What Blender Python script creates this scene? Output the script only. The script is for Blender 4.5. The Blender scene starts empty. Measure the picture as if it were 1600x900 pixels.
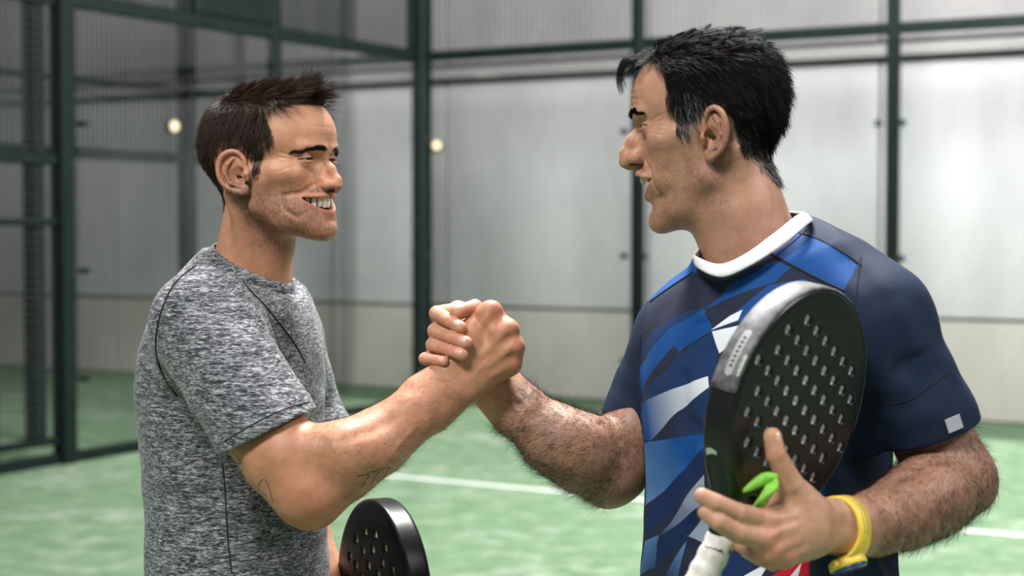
import bpy, math, random
import numpy as np
from mathutils import Matrix, Vector

# ---------------------------------------------------------------- camera, world, lights, exposure
SC = bpy.context.scene
COL = SC.collection
F = 2600.0                        # focal length in pixels of the 1600x900 frame
CAM = np.array((0.0, 0.0, 1.527))
PITCH = math.atan(94.0 / F)
cam = bpy.data.cameras.new('camera')
camo = bpy.data.objects.new('camera', cam)
COL.objects.link(camo)
camo.location = CAM
camo.rotation_euler = (math.pi / 2 - PITCH, 0, 0)
cam.sensor_width = 36.0
cam.lens = 36.0 * F / 1600.0
cam.clip_start = 0.05
cam.dof.use_dof = True
cam.dof.focus_distance = 2.26
cam.dof.aperture_fstop = 4.2
SC.camera = camo
SC.view_settings.view_transform = 'Standard'
SC.view_settings.look = 'None'
SC.view_settings.gamma = 1.0
SC.view_settings.use_curve_mapping = False
SC.view_settings.exposure = 0.0

world = bpy.data.worlds.new('hall_air')
SC.world = world
world.use_nodes = True
world.node_tree.nodes['Background'].inputs[0].default_value = (0.92, 0.96, 1.0, 1)
world.node_tree.nodes['Background'].inputs[1].default_value = 0.21

def area(name, loc, target, size, size_y, power, col=(1, 1, 1)):
    l = bpy.data.lights.new(name, 'AREA')
    l.shape = 'RECTANGLE'; l.size = size; l.size_y = size_y
    l.energy = power; l.color = col
    o = bpy.data.objects.new(name, l); COL.objects.link(o)
    o.location = loc
    d = Vector(target) - Vector(loc)
    o.rotation_euler = d.to_track_quat('-Z', 'Y').to_euler()
    return o

# the hall's floodlights hang over the court on both sides and behind the camera
area('flood_light_court', (0.1, 3.9, 4.7), (0.1, 2.3, 1.4), 1.6, 1.0, 520, (1.0, 0.985, 0.96))
area('flood_light_front', (-1.4, -0.6, 4.6), (0.2, 2.3, 1.4), 1.4, 1.0, 215, (1.0, 0.97, 0.94))
area('flood_light_right', (3.8, 1.0, 4.6), (0.7, 2.3, 1.4), 1.6, 1.2, 130, (1.0, 0.99, 0.98))
area('flood_light_back', (3.0, 7.6, 6.0), (2.6, 14.0, 1.2), 6.0, 2.5, 1600, (1.0, 0.98, 0.985))

# ---------------------------------------------------------------- helpers: pixels, meshes, materials
cp, sp = math.cos(PITCH), math.sin(PITCH)
def P(x, y, d):
    """the point seen at pixel (x, y) at depth d along the optical axis"""
    cx, cz = (x - 800.0) / F * d, -(y - 450.0) / F * d
    return CAM + np.array((cx, cp * d + sp * cz, -sp * d + cp * cz))
def ground(x, y, z=0.0):
    r = P(x, y, 1.0) - CAM
    return CAM + r * ((z - CAM[2]) / r[2])
def pix(w):
    """pixel and depth of world points (n, 3)"""
    q = np.atleast_2d(w) - CAM
    d = q[:, 1] * cp - q[:, 2] * sp
    v = q[:, 1] * sp + q[:, 2] * cp
    return np.stack((800 + F * q[:, 0] / d, 450 - F * v / d, d), 1)

def lin(*c):
    if len(c) == 1: c = c[0]
    return tuple((v / 255 / 12.92) if v / 255 <= 0.04045 else ((v / 255 + 0.055) / 1.055) ** 2.4 for v in c[:3])

def fast_mesh(name, V, faces, cols=None, smooth=True):
    """faces: list of (n, k) int arrays, one per polygon size"""
    me = bpy.data.meshes.new(name)
    V = np.asarray(V, np.float32)
    faces = [np.asarray(f, np.int32) for f in faces if len(f)]
    me.vertices.add(len(V)); me.vertices.foreach_set('co', V.ravel())
    nl = sum(f.size for f in faces); npoly = sum(len(f) for f in faces)
    me.loops.add(nl); me.polygons.add(npoly)
    me.loops.foreach_set('vertex_index', np.concatenate([f.ravel() for f in faces]))
    starts, s = [], 0
    for f in faces:
        starts.append(s + np.arange(len(f)) * f.shape[1]); s += f.size
    me.polygons.foreach_set('loop_start', np.concatenate(starts).astype(np.int32))
    me.update(calc_edges=True)
    me.polygons.foreach_set('use_smooth', np.full(npoly, smooth))
    if cols is not None:
        a = me.color_attributes.new('Col', 'FLOAT_COLOR', 'POINT')
        c = np.ones((len(V), 4), np.float32); c[:, :cols.shape[1]] = cols
        a.data.foreach_set('color', c.ravel())
    me.validate()
    return me

def link(name, me, mat, parent=None, offset=None):
    """link a mesh given in world coordinates; under a parent it is moved into the parent's space"""
    o = bpy.data.objects.new(name, me)
    COL.objects.link(o)
    if parent is not None:
        root = parent
        off = Vector((0, 0, 0))
        while root is not None:
            off += root.location; root = root.parent
        me.transform(Matrix.Translation(-off))
        o.parent = parent
    if mat is not None:
        for m in (mat if isinstance(mat, (list, tuple)) else [mat]): me.materials.append(m)
    return o

def empty(name, loc, label=None, cat=None, group=None, kind=None):
    o = bpy.data.objects.new(name, None); COL.objects.link(o)
    o.location = Vector(loc); o.empty_display_size = 0.1
    tag(o, label, cat, group, kind)
    return o
def tag(o, label=None, cat=None, group=None, kind=None):
    if label: o['label'] = label
    if cat: o['category'] = cat
    if group: o['group'] = group
    if kind: o['kind'] = kind
    return o

class MB:
    """collects boxes, tubes and prisms into one mesh"""
    def __init__(s): s.v = []; s.f = {}; s.n = 0
    def add(s, V, faces):
        for f in faces: s.f.setdefault(len(f), []).append([i + s.n for i in f])
        s.v.append(np.asarray(V, float)); s.n += len(V)
    def box(s, c, ax, ay, az, hx, hy, hz, bev=0.0):
        c, ax, ay, az = [np.asarray(q, float) for q in (c, ax, ay, az)]
        V = []
        if bev <= 0:
            for k in (-1, 1):
                for j, i in ((-1, -1), (-1, 1), (1, 1), (1, -1)):
                    V.append(c + ax * hx * i + ay * hy * j + az * hz * k)
            s.add(V, [(3, 2, 1, 0), (4, 5, 6, 7)] + [(i, (i + 1) % 4, 4 + (i + 1) % 4, 4 + i) for i in range(4)])
        else:                       # chamfered along the z-edges and rims
            rings = [(-1, bev), (-1 + bev / hz, 0), (1 - bev / hz, 0), (1, bev)]
            for k, b in rings:
                for i, j in ((-hx + bev, -hy), (hx - bev, -hy), (hx, -hy + bev), (hx, hy - bev), (hx - bev, hy), (-hx + bev, hy), (-hx, hy - bev), (-hx, -hy + bev)):
                    V.append(c + ax * i * (1 - b / hx) + ay * j * (1 - b / hy) + az * hz * k)
            fs = [tuple(range(7, -1, -1)), tuple(range(24, 32))]
            for r in range(3):
                for i in range(8): fs.append((r * 8 + i, r * 8 + (i + 1) % 8, r * 8 + 8 + (i + 1) % 8, r * 8 + 8 + i))
            s.add(V, fs)
    def bar(s, a, b, w, h, up=(0, 0, 1), bev=0.0):
        a, b, up = [np.asarray(q, float) for q in (a, b, up)]
        d = b - a; L = np.linalg.norm(d); d /= L
        x = np.cross(up, d)
        if np.linalg.norm(x) < 1e-6: x = np.cross((1, 0, 0), d)
        x /= np.linalg.norm(x); y = np.cross(d, x)
        s.box((a + b) / 2, x, y, d, w / 2, h / 2, L / 2, bev)
    def tube(s, pts, r, n=8, cap=True, closed=False):
        pts = np.asarray(pts, float); m = len(pts)
        r = np.broadcast_to(np.asarray(r, float), (m,))
        if closed: T = np.roll(pts, -1, 0) - np.roll(pts, 1, 0)
        else: T = np.gradient(pts, axis=0)
        T /= np.linalg.norm(T, axis=1)[:, None] + 1e-12
        u = np.cross(T[0], (0.3, 0.5, 0.81)); u /= np.linalg.norm(u)
        V = []
        for i in range(m):
            u = u - T[i] * np.dot(u, T[i]); u /= np.linalg.norm(u)
            w = np.cross(T[i], u)
            for k in range(n):
                a = 2 * math.pi * k / n
                V.append(pts[i] + r[i] * (math.cos(a) * u + math.sin(a) * w))
        fs = []
        for i in range(m if closed else m - 1):
            j = (i + 1) % m
            for k in range(n): fs.append((i * n + k, i * n + (k + 1) % n, j * n + (k + 1) % n, j * n + k))
        if cap and not closed: fs += [tuple(range(n - 1, -1, -1)), tuple(range((m - 1) * n, m * n))]
        s.add(V, fs)
    def cyl(s, a, b, r, n=16, r2=None):
        s.tube([a, b], [r, r if r2 is None else r2], n)
    def build(s, name, mat, parent=None, smooth=False):
        V = np.concatenate(s.v)
        return link(name, fast_mesh(name, V, [np.array(f) for f in s.f.values()], smooth=smooth), mat, parent)

def mat(name, col=(0.5, 0.5, 0.5), rough=0.5, metal=0.0, spec=0.5, **kw):
    m = bpy.data.materials.new(name); m.use_nodes = True
    b = m.node_tree.nodes['Principled BSDF']
    b.inputs['Base Color'].default_value = (*col, 1)
    b.inputs['Roughness'].default_value = rough
    b.inputs['Metallic'].default_value = metal
    b.inputs['Specular IOR Level'].default_value = spec
    for k, v in kw.items(): b.inputs[k].default_value = v
    return m
class NT:
    """small node-tree writer"""
    def __init__(s, m): s.t = m.node_tree; s.b = s.t.nodes['Principled BSDF']; s.o = s.t.nodes['Material Output']
    def n(s, typ, **kw):
        q = s.t.nodes.new(typ)
        for k, v in kw.items():
            if k.startswith('i_'):
                key = k[2:]; q.inputs[int(key) if key.isdigit() else key].default_value = v
            else: setattr(q, k, v)
        return q
    def l(s, a, b): s.t.links.new(a, b)
    def coord(s, scale=(1, 1, 1), rot=(0, 0, 0), out='Object', loc=(0, 0, 0)):
        c = s.n('ShaderNodeTexCoord'); m = s.n('ShaderNodeMapping')
        m.inputs['Scale'].default_value = scale; m.inputs['Rotation'].default_value = rot; m.inputs['Location'].default_value = loc
        s.l(c.outputs[out], m.inputs[0]); return m.outputs[0]
    def noise(s, vec, scale, detail=2.0, rough=0.5, out='Fac'):
        q = s.n('ShaderNodeTexNoise', i_Scale=scale, i_Detail=detail, i_Roughness=rough)
        s.l(vec, q.inputs['Vector']); return q.outputs[out]
    def ramp(s, fac, stops):
        q = s.n('ShaderNodeValToRGB'); e = q.color_ramp.elements
        while len(e) < len(stops): e.new(0.5)
        for el, (p, c) in zip(e, stops):
            el.position = p; el.color = (*c, 1) if len(c) == 3 else c
        s.l(fac, q.inputs[0]); return q.outputs[0]
    def math(s, op, a, b=None, c=None):
        q = s.n('ShaderNodeMath', operation=op)
        for i, v in enumerate((a, b, c)):
            if v is None: continue
            if isinstance(v, (int, float)): q.inputs[i].default_value = v
            else: s.l(v, q.inputs[i])
        return q.outputs[0]
    def mix(s, fac, a, b, mode='MIX'):
        q = s.n('ShaderNodeMix', data_type='RGBA', blend_type=mode)
        for i, v in ((0, fac), (6, a), (7, b)):
            if isinstance(v, (int, float)): q.inputs[i].default_value = v
            elif isinstance(v, tuple): q.inputs[i].default_value = (*v[:3], 1)
            else: s.l(v, q.inputs[i])
        return q.outputs[2]
    def bump(s, h, strength=0.3, dist=0.001):
        q = s.n('ShaderNodeBump', i_Strength=strength, i_Distance=dist)
        s.l(h, q.inputs['Height']); s.l(q.outputs[0], s.b.inputs['Normal'])

# ---------------------------------------------------------------- helpers: signed-distance sculpting
BS = 8
def smin(a, b, k):
    if k <= 0: return np.minimum(a, b)
    h = np.maximum(k - np.abs(a - b), 0) / k
    return np.minimum(a, b) - h * h * k * 0.25

class Sculpt:
    """a list of additive and subtractive strokes; meshed with surface nets on sparse blocks"""
    def __init__(s): s.ops = []
    def _op(s, typ, fn, c, r, k): s.ops.append((typ, fn, np.asarray(c, np.float32), float(r), float(k)))
    # --- primitives
    @staticmethod
    def _cone(a, b, ra, rb):
        a, b = np.asarray(a, np.float32), np.asarray(b, np.float32)
        ba = b - a; q = float(ba @ ba) + 1e-12
        def fn(p):
            pa = p - a
            t = np.clip((pa @ ba) / q, 0, 1)
            return np.sqrt(((pa - t[..., None] * ba) ** 2).sum(-1)) - (ra + t * (rb - ra))
        return fn, (a + b) / 2, math.sqrt(q) / 2 + max(ra, rb)
    @staticmethod
    def _ell(c, r, R=None):
        c = np.asarray(c, np.float32); r = np.asarray(r, np.float32)
        M = None if R is None else np.asarray(R, np.float32)      # rows: axes
        def fn(p):
            q = p - c
            if M is not None: q = q @ M.T
            k0 = np.sqrt(((q / r) ** 2).sum(-1)); k1 = np.sqrt(((q / (r * r)) ** 2).sum(-1)) + 1e-9
            return k0 * (k0 - 1) / k1
        return fn, c, float(r.max())
    def cone(s, a, b, ra, rb, k=0.004, op='u'):
        fn, c, r = s._cone(a, b, ra, rb); s._op(op, fn, c, r, k); return s
    def chain(s, pts, rs, k=0.004, op='u'):
        for i in range(len(pts) - 1): s.cone(pts[i], pts[i + 1], rs[i], rs[i + 1], k if (i == 0 or op != 'u') else min(k, 0.006), op)
        return s
    def ell(s, c, r, k=0.004, R=None, op='u'):
        fn, c, r = s._ell(c, r, R); s._op(op, fn, c, r, k); return s
    def ball(s, c, r, k=0.004, op='u'):
        c = np.asarray(c, np.float32)
        s._op(op, lambda p: np.sqrt(((p - c) ** 2).sum(-1)) - r, c, r, k); return s
    def fn(s, fn, c, r, k=0.002, op='u'): s._op(op, fn, c, r, k); return s
    # --- relief
    def snap(s, pts, it=6):
        """move points onto the surface built so far"""
        p = np.asarray(pts, np.float32).reshape(-1, 3).copy(); e = 0.0006
        for _ in range(it):
            st = np.concatenate([p[None]] + [p[None] + np.eye(3, dtype=np.float32)[i] * e for i in range(3)])
            d = s.eval(st.reshape(1, -1, 3)).reshape(4, -1)
            g = ((d[1:] - d[0]) / e).T; g /= np.maximum(np.linalg.norm(g, axis=1), 0.3)[:, None]
            p -= g * np.clip(d[0], -0.01, 0.01)[:, None]
        return p
    def bump(s, c, amp, sig, R=None):
        """push the surface out (amp > 0) or in under a gaussian of widths sig"""
        c = np.asarray(c, np.float32); sg = np.broadcast_to(np.asarray(sig, np.float32), (3,)).copy()
        M = None if R is None else np.asarray(R, np.float32)
        def fn(p):
            q = p - c
            if M is not None: q = q @ M.T
            return amp * np.exp(-0.5 * ((q / sg) ** 2).sum(-1))
        s._op('b', fn, c, 3 * float(sg.max()), 0); return s
    def crease(s, pts, depth, w):
        """a groove (depth > 0) or a ridge along a polyline"""
        pts = np.asarray(pts, np.float32)
        f = np.linspace(0, len(pts) - 1, (len(pts) - 1) * 3 + 1); i = np.minimum(f.astype(int), len(pts) - 2)
        pts = s.snap(pts[i] + (pts[i + 1] - pts[i]) * (f - i)[:, None])
        n = len(pts) - 1
        def fn(p):
            best = np.full(p.shape[:-1], 1e9, np.float32); tt = np.zeros_like(best)
            for i in range(n):
                a, ba = pts[i], pts[i + 1] - pts[i]
                pa = p - a
                t = np.clip((pa @ ba) / (ba @ ba + 1e-12), 0, 1)
                d = ((pa - t[..., None] * ba) ** 2).sum(-1)
                m = d < best
                best = np.where(m, d, best); tt = np.where(m, (i + t) / n, tt)
            taper = np.clip(np.minimum(tt, 1 - tt) * 5, 0.15, 1)
            return -depth * taper * np.exp(-0.5 * best / (w * w))
        c = (pts.min(0) + pts.max(0)) / 2
        s._op('b', fn, c, float(np.linalg.norm(pts - c, axis=1).max()) + 3 * w, 0); return s
    def cut(s, c, nrm, k=0.0):
        """keep the half-space against nrm"""
        c = np.asarray(c, np.float32); nrm = np.asarray(nrm, np.float32); nrm = nrm / np.linalg.norm(nrm)
        s._op('i', lambda p: (p - c) @ nrm, c, 1e6, k); return s
    # --- evaluation
    def eval(s, p, ctr=None, rad=0.0):
        """p (nb, n, 3); with block centres given, strokes skip blocks out of their reach"""
        d = np.full(p.shape[:-1], 1.0, np.float32)
        for typ, fn, c, r, k in s.ops:
            if ctr is None or r > 1e5: idx = slice(None)
            else:
                idx = np.nonzero(((ctr - c) ** 2).sum(-1) < (r + rad + k + 0.004) ** 2)[0]
                if len(idx) == 0: continue
            q = fn(p[idx]).astype(np.float32)
            o = d[idx]
            if typ == 'u': o = smin(o, q, k)
            elif typ == 's': o = -smin(-o, q, k)
            elif typ == 'i': o = -smin(-o, -q, k)
            elif typ == 'b': o = o - q
            d[idx] = o
        return d
    def mesh(s, lo, hi, h):
        lo = np.asarray(lo, float); hi = np.asarray(hi, float)
        nb = np.maximum(np.ceil((hi - lo) / (h * BS)).astype(int), 1)
        N = nb * BS
        D = np.full(N, 1.0, np.float32)
        B = np.stack(np.meshgrid(*[np.arange(n) for n in nb], indexing='ij'), -1).reshape(-1, 3)
        C = (lo + (B + 0.5 - 0.5 / BS) * (h * BS)).astype(np.float32)
        rad = 0.87 * h * BS
        dc = np.concatenate([s.eval(c[:, None, :])[:, 0] for c in np.array_split(C, max(1, len(C) // 20000))])
        act = np.abs(dc) < rad * 1.6 + 0.003
        Dv = D.reshape(nb[0], BS, nb[1], BS, nb[2], BS).transpose(0, 2, 4, 1, 3, 5)
        Dv[B[:, 0], B[:, 1], B[:, 2]] = dc[:, None, None, None]
        A = B[act]; CA = C[act]
        off = (np.stack(np.meshgrid(*[np.arange(BS)] * 3, indexing='ij'), -1).reshape(-1, 3) * h).astype(np.float32)
        for ch in np.array_split(np.arange(len(A)), max(1, len(A) // 1500)):
            b = A[ch]
            p = (lo + b * (h * BS)).astype(np.float32)[:, None, :] + off[None]
            Dv[b[:, 0], b[:, 1], b[:, 2]] = s.eval(p, CA[ch], rad).reshape(-1, BS, BS, BS)
        return nets(D, lo, h)

def nets(D, lo, h):
    S = D < 0
    corners = [(i, j, k) for i in (0, 1) for j in (0, 1) for k in (0, 1)]
    n = np.array(D.shape) - 1
    cnt = np.zeros(n, np.int8)
    for i, j, k in corners: cnt += S[i:i + n[0], j:j + n[1], k:k + n[2]]
    cells = np.argwhere((cnt > 0) & (cnt < 8))
    vid = np.full(n, -1, np.int32)
    vid[cells[:, 0], cells[:, 1], cells[:, 2]] = np.arange(len(cells))
    val = {c: D[cells[:, 0] + c[0], cells[:, 1] + c[1], cells[:, 2] + c[2]] for c in corners}
    acc = np.zeros((len(cells), 3)); w = np.zeros(len(cells))
    for c in corners:
        for ax in range(3):
            if c[ax]: continue
            e = list(c); e[ax] = 1; e = tuple(e)
            a, b = val[c], val[e]
            m = (a < 0) != (b < 0)
            t = np.where(m, a / np.where(m, a - b, 1), 0)
            q = np.tile(np.array(c, float), (len(cells), 1)); q[:, ax] = t
            acc += q * m[:, None]; w += m
    V = lo + (cells + acc / w[:, None]) * h
    quads = []
    for ax in range(3):
        a1, a2 = [(1, 2), (2, 0), (0, 1)][ax]
        sl0 = [slice(1, n[i]) for i in range(3)]; sl0[ax] = slice(0, n[ax])
        sl1 = list(sl0); sl1[ax] = slice(1, n[ax] + 1)
        s0, s1 = S[tuple(sl0)], S[tuple(sl1)]
        for flip in (False, True):
            e = np.argwhere((s0 & ~s1) if not flip else (~s0 & s1))
            if len(e) == 0: continue
            for i in range(3):
                if i != ax: e[:, i] += 1
            q = []
            for d1, d2 in ((-1, -1), (0, -1), (0, 0), (-1, 0)):
                f = e.copy(); f[:, a1] += d1; f[:, a2] += d2
                q.append(vid[f[:, 0], f[:, 1], f[:, 2]])
            q = np.stack(q, 1)
            quads.append(q[:, ::-1] if flip else q)
    return V.astype(np.float32), np.concatenate(quads)

def relax(V, Q, it=1, lam=0.5):
    """light smoothing that takes the grid pattern off"""
    for _ in range(it):
        acc = np.zeros_like(V); w = np.zeros(len(V), np.float32)
        for a, b in ((0, 1), (1, 2), (2, 3), (3, 0)):
            for i, j in ((a, b), (b, a)):
                for ax in range(3): acc[:, ax] += np.bincount(Q[:, i], V[Q[:, j], ax], len(V))
                w += np.bincount(Q[:, i], minlength=len(V))
        V = V + lam * (acc / np.maximum(w, 1)[:, None] - V)
    return V.astype(np.float32)

def vnormals(V, Q):
    n = np.cross(V[Q[:, 2]] - V[Q[:, 0]], V[Q[:, 3]] - V[Q[:, 1]])
    N = np.zeros_like(V)
    for i in range(4):
        for ax in range(3): N[:, ax] += np.bincount(Q[:, i], n[:, ax], len(V))
    return N / (np.linalg.norm(N, axis=1)[:, None] + 1e-12)

def strands(root, pts, r0, r1, sides=3):
    """pts (n, s, 3) polylines -> one tube mesh (V, quads)"""
    n, s, _ = pts.shape
    T = np.gradient(pts, axis=1); T /= np.linalg.norm(T, axis=2)[..., None] + 1e-12
    ref = np.random.RandomState(1).normal(size=(n, 1, 3))
    u = np.cross(T, ref); u /= np.linalg.norm(u, axis=2)[..., None] + 1e-9
    w = np.cross(T, u)
    rad = (np.linspace(0, 1, s) ** 1.5 * (r1 - r0) + r0)[None, :, None]
    V = np.stack([pts + rad * (math.cos(2 * math.pi * k / sides) * u + math.sin(2 * math.pi * k / sides) * w) for k in range(sides)], 2)
    base = (np.arange(n)[:, None, None] * s + np.arange(s - 1)[None, :, None]) * sides
    k = np.arange(sides)[None, None, :]
    k2 = (k + 1) % sides
    Q = np.stack((base + k, base + k2, base + sides + k2, base + sides + k), -1).reshape(-1, 4)
    return V.reshape(-1, 3).astype(np.float32), Q.astype(np.int32)

def inpoly(x, z, poly):
    poly = np.asarray(poly, float); c = np.zeros(np.shape(x), bool)
    j = len(poly) - 1
    for i in range(len(poly)):
        xi, zi = poly[i]; xj, zj = poly[j]
        if zi != zj:
            c ^= ((zi > z) != (zj > z)) & (x < (xj - xi) * (z - zi) / (zj - zi) + xi)
        j = i
    return c
def poly_dist(x, z, poly, closed=True):
    """unsigned distance to a polygon's outline"""
    poly = np.asarray(poly, float); best = np.full(np.shape(x), 1e9)
    n = len(poly)
    for i in range(n if closed else n - 1):
        a, b = poly[i], poly[(i + 1) % n]; e = b - a
        t = np.clip(((x - a[0]) * e[0] + (z - a[1]) * e[1]) / (e @ e + 1e-12), 0, 1)
        best = np.minimum(best, np.hypot(x - a[0] - t * e[0], z - a[1] - t * e[1]))
    return best
def sstep(a, b, x):
    t = np.clip((x - a) / (b - a), 0, 1); return t * t * (3 - 2 * t)
def vnoise(p, scale, seed=0):
    """cheap smooth value noise in 3-D, -1..1"""
    q = np.asarray(p, float) * scale + seed * 17.31
    i = np.floor(q).astype(np.int64); f = q - i; f = f * f * (3 - 2 * f)
    def h(a, b, c):
        v = (a * 73856093 ^ b * 19349663 ^ c * 83492791) & 0x7fffffff
        v = (v * 1103515245 + 12345) & 0x7fffffff
        v = ((v >> 8) * 1664525 + 1013904223) & 0x7fffffff
        return v / 0x3fffffff - 1
    r = 0
    for a in (0, 1):
        for b in (0, 1):
            for c in (0, 1):
                wt = np.where(a, f[..., 0], 1 - f[..., 0]) * np.where(b, f[..., 1], 1 - f[..., 1]) * np.where(c, f[..., 2], 1 - f[..., 2])
                r = r + wt * h(i[..., 0] + a, i[..., 1] + b, i[..., 2] + c)
    return r
# ---------------------------------------------------------------- the hall: floor, walls, court enclosure
CORNER = np.array((-0.80, 14.4, 0.0))
U = np.array((0.8684, -0.4958, 0.0))          # along the back glass, to the right and nearer
W = np.array((-0.4958, -0.8684, 0.0))         # along the side glass, to the left and nearer
UP = np.array((0, 0, 1.0))
def fp(u, w, z=0.0): return CORNER + U * u + W * w + UP * z
ROTZ = math.atan2(U[1], U[0])

m_turf = mat('artificial_turf', rough=0.9, spec=0.15)
t = NT(m_turf)
c = t.coord()
big = t.noise(c, 1.3, 4, 0.6); mid = t.noise(c, 6.0, 5, 0.65); fine = t.noise(c, 260.0, 2)
g = t.ramp(mid, [(0.30, (0.112, 0.190, 0.105)), (0.62, (0.205, 0.300, 0.185))])
sand = t.ramp(t.math('MULTIPLY', t.math('ADD', big, t.math('MULTIPLY', mid, 0.9)), 0.52), [(0.50, (0, 0, 0)), (0.66, (1, 1, 1))])
g = t.mix(t.math('MULTIPLY', sand, 0.68), g, (0.44, 0.48, 0.40))
g = t.mix(t.math('MULTIPLY', fine, 0.35), g, (0.12, 0.24, 0.12))
t.l(g, t.b.inputs['Base Color']); t.bump(fine, 0.5, 0.01)
m_line = mat('court_line_white', rough=0.85)
t = NT(m_line); c = t.coord()
t.l(t.ramp(t.noise(c, 25, 4), [(0.3, (0.62, 0.68, 0.62)), (0.6, (0.80, 0.82, 0.80))]), t.b.inputs['Base Color'])
def concrete(name, c0, c1):
    m = mat(name, rough=0.85, spec=0.25)
    t = NT(m); v = t.coord()
    streak = t.noise(t.coord(scale=(1.2, 1.2, 0.5)), 1.6, 5, 0.6)
    spots = t.noise(v, 9, 5, 0.7)
    t.l(t.mix(t.math('MULTIPLY', spots, 0.5), t.ramp(streak, [(0.32, c0), (0.66, c1)]), c0), t.b.inputs['Base Color'])
    t.bump(spots, 0.15, 0.01)
    return m
m_conc = concrete('concrete_grey', (0.44, 0.43, 0.435), (0.58, 0.57, 0.575))
m_base = concrete('concrete_base', (0.45, 0.42, 0.38), (0.57, 0.54, 0.50))
m_clad = concrete('wall_cladding', (0.30, 0.29, 0.29), (0.40, 0.39, 0.385))
m_steel = mat('dark_green_steel', (0.006, 0.020, 0.017), 0.55, spec=0.2)
t = NT(m_steel); t.l(t.ramp(t.noise(t.coord(), 14, 3), [(0.3, (0.002, 0.007, 0.006)), (0.7, (0.004, 0.013, 0.011))]), t.b.inputs['Base Color'])
m_beam = mat('dark_beam_paint', (0.05, 0.055, 0.055), 0.6)
t = NT(m_beam); t.l(t.ramp(t.noise(t.coord(), 8, 3), [(0.3, (0.035, 0.04, 0.04)), (0.7, (0.06, 0.065, 0.065))]), t.b.inputs['Base Color'])
m_wire = mat('mesh_wire_steel', (0.06, 0.07, 0.07), 0.45, 0.3)
m_clamp = mat('clamp_steel', (0.03, 0.04, 0.04), 0.4, 0.5)
m_glass = bpy.data.materials.new('toughened_glass'); m_glass.use_nodes = True
nt = m_glass.node_tree; nt.nodes.clear()
o_ = nt.nodes.new('ShaderNodeOutputMaterial'); tr = nt.nodes.new('ShaderNodeBsdfTransparent'); gl = nt.nodes.new('ShaderNodeBsdfGlossy')
mx = nt.nodes.new('ShaderNodeMixShader'); fr = nt.nodes.new('ShaderNodeFresnel'); fr.inputs['IOR'].default_value = 1.22
tr.inputs[0].default_value = (0.965, 0.975, 0.972, 1); gl.inputs['Roughness'].default_value = 0.02
nt.links.new(fr.outputs[0], mx.inputs[0]); nt.links.new(tr.outputs[0], mx.inputs[1]); nt.links.new(gl.outputs[0], mx.inputs[2]); nt.links.new(mx.outputs[0], o_.inputs[0])
m_lamp = bpy.data.materials.new('lamp_glow'); m_lamp.use_nodes = True
nt = m_lamp.node_tree; nt.nodes.clear()
o_ = nt.nodes.new('ShaderNodeOutputMaterial'); em = nt.nodes.new('ShaderNodeEmission')
em.inputs[0].default_value = (1.0, 0.80, 0.50, 1); em.inputs[1].default_value = 2.2
nt.links.new(em.outputs[0], o_.inputs[0])

# floor
mb = MB(); mb.box((0, 9, -0.05), (1, 0, 0), (0, 1, 0), UP, 16, 14, 0.05)
floor = tag(mb.build('floor', m_turf), 'green artificial turf floor dusted with sand', kind='structure')
a, b = ground(620, 745), ground(1540, 832)
d = (b - a) / np.linalg.norm(b - a)
mb = MB(); mb.bar(a - d * 0.9 + UP * 0.001, b + d * 4 + UP * 0.001, 0.055, 0.006)
mb.build('court_line', m_line, floor)

# the hall's concrete wall beyond the back glass: base course, tall panels, beam and cladding
def slab(u0, u1, w, z0, z1, th, mtl, name, parent=None, gap=0.012):
    q = MB(); c = (fp(u0 + gap, w, z0 + gap) + fp(u1 - gap, w, z1 - gap)) / 2
    q.box(c, U, W, UP, (u1 - u0) / 2 - gap, th / 2, (z1 - z0) / 2 - gap, 0.008)
    return q.build(name, mtl, parent)
WB = -1.0                                        # the wall's face lies 1 m behind the glass
wall = slab(-14.7, 20, WB - 0.18, 0, 6.5, 0.16, m_beam, 'wall_back')
tag(wall, 'pale concrete hall wall behind the glass of the court', kind='structure')
for i in range(-7, 10):
    slab(i * 2.05 - 0.35, i * 2.05 + 1.70, WB - 0.05, 0, 0.80, 0.10, m_base, 'base_panel', wall)
    slab(i * 2.05 - 0.35, i * 2.05 + 1.70, WB - 0.05, 0.80, 2.86, 0.10, m_conc, 'concrete_panel', wall)
    slab(i * 2.05 - 0.35, i * 2.05 + 1.70, WB - 0.05, 3.02, 6.4, 0.10, m_clad, 'cladding_panel', wall)
slab(-14.7, 20, WB + 0.02, 2.88, 3.0, 0.16, m_clad, 'ledge_beam', wall)
# the far side wall of the hall, seen past the left of the court
q = MB(); c = fp(-7.5, 3, 3.2); q.box(c, W, U, UP, 12, 0.1, 3.2)
wl = tag(q.build('wall_left', m_clad), 'dim grey far side wall of the hall', kind='structure')

RAIL = 3.0
def wires(a, b, z0, z1, step, r=0.0022):
    """welded wire mesh in the vertical plane through a-b: thin square wires"""
    q = MB(); L = np.linalg.norm(b - a); d = (b - a) / L
    n = int(L / step)
    for i in range(n + 1):
        p = a + d * (i * L / n); q.bar(p + UP * z0, p + UP * z1, 2 * r, 2 * r, up=d)
    k = int((z1 - z0) / step)
    for i in range(k + 1):
        z = z0 + (z1 - z0) * i / k; q.bar(a + UP * z, b + UP * z, 2 * r, 2 * r)
    return q
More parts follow.
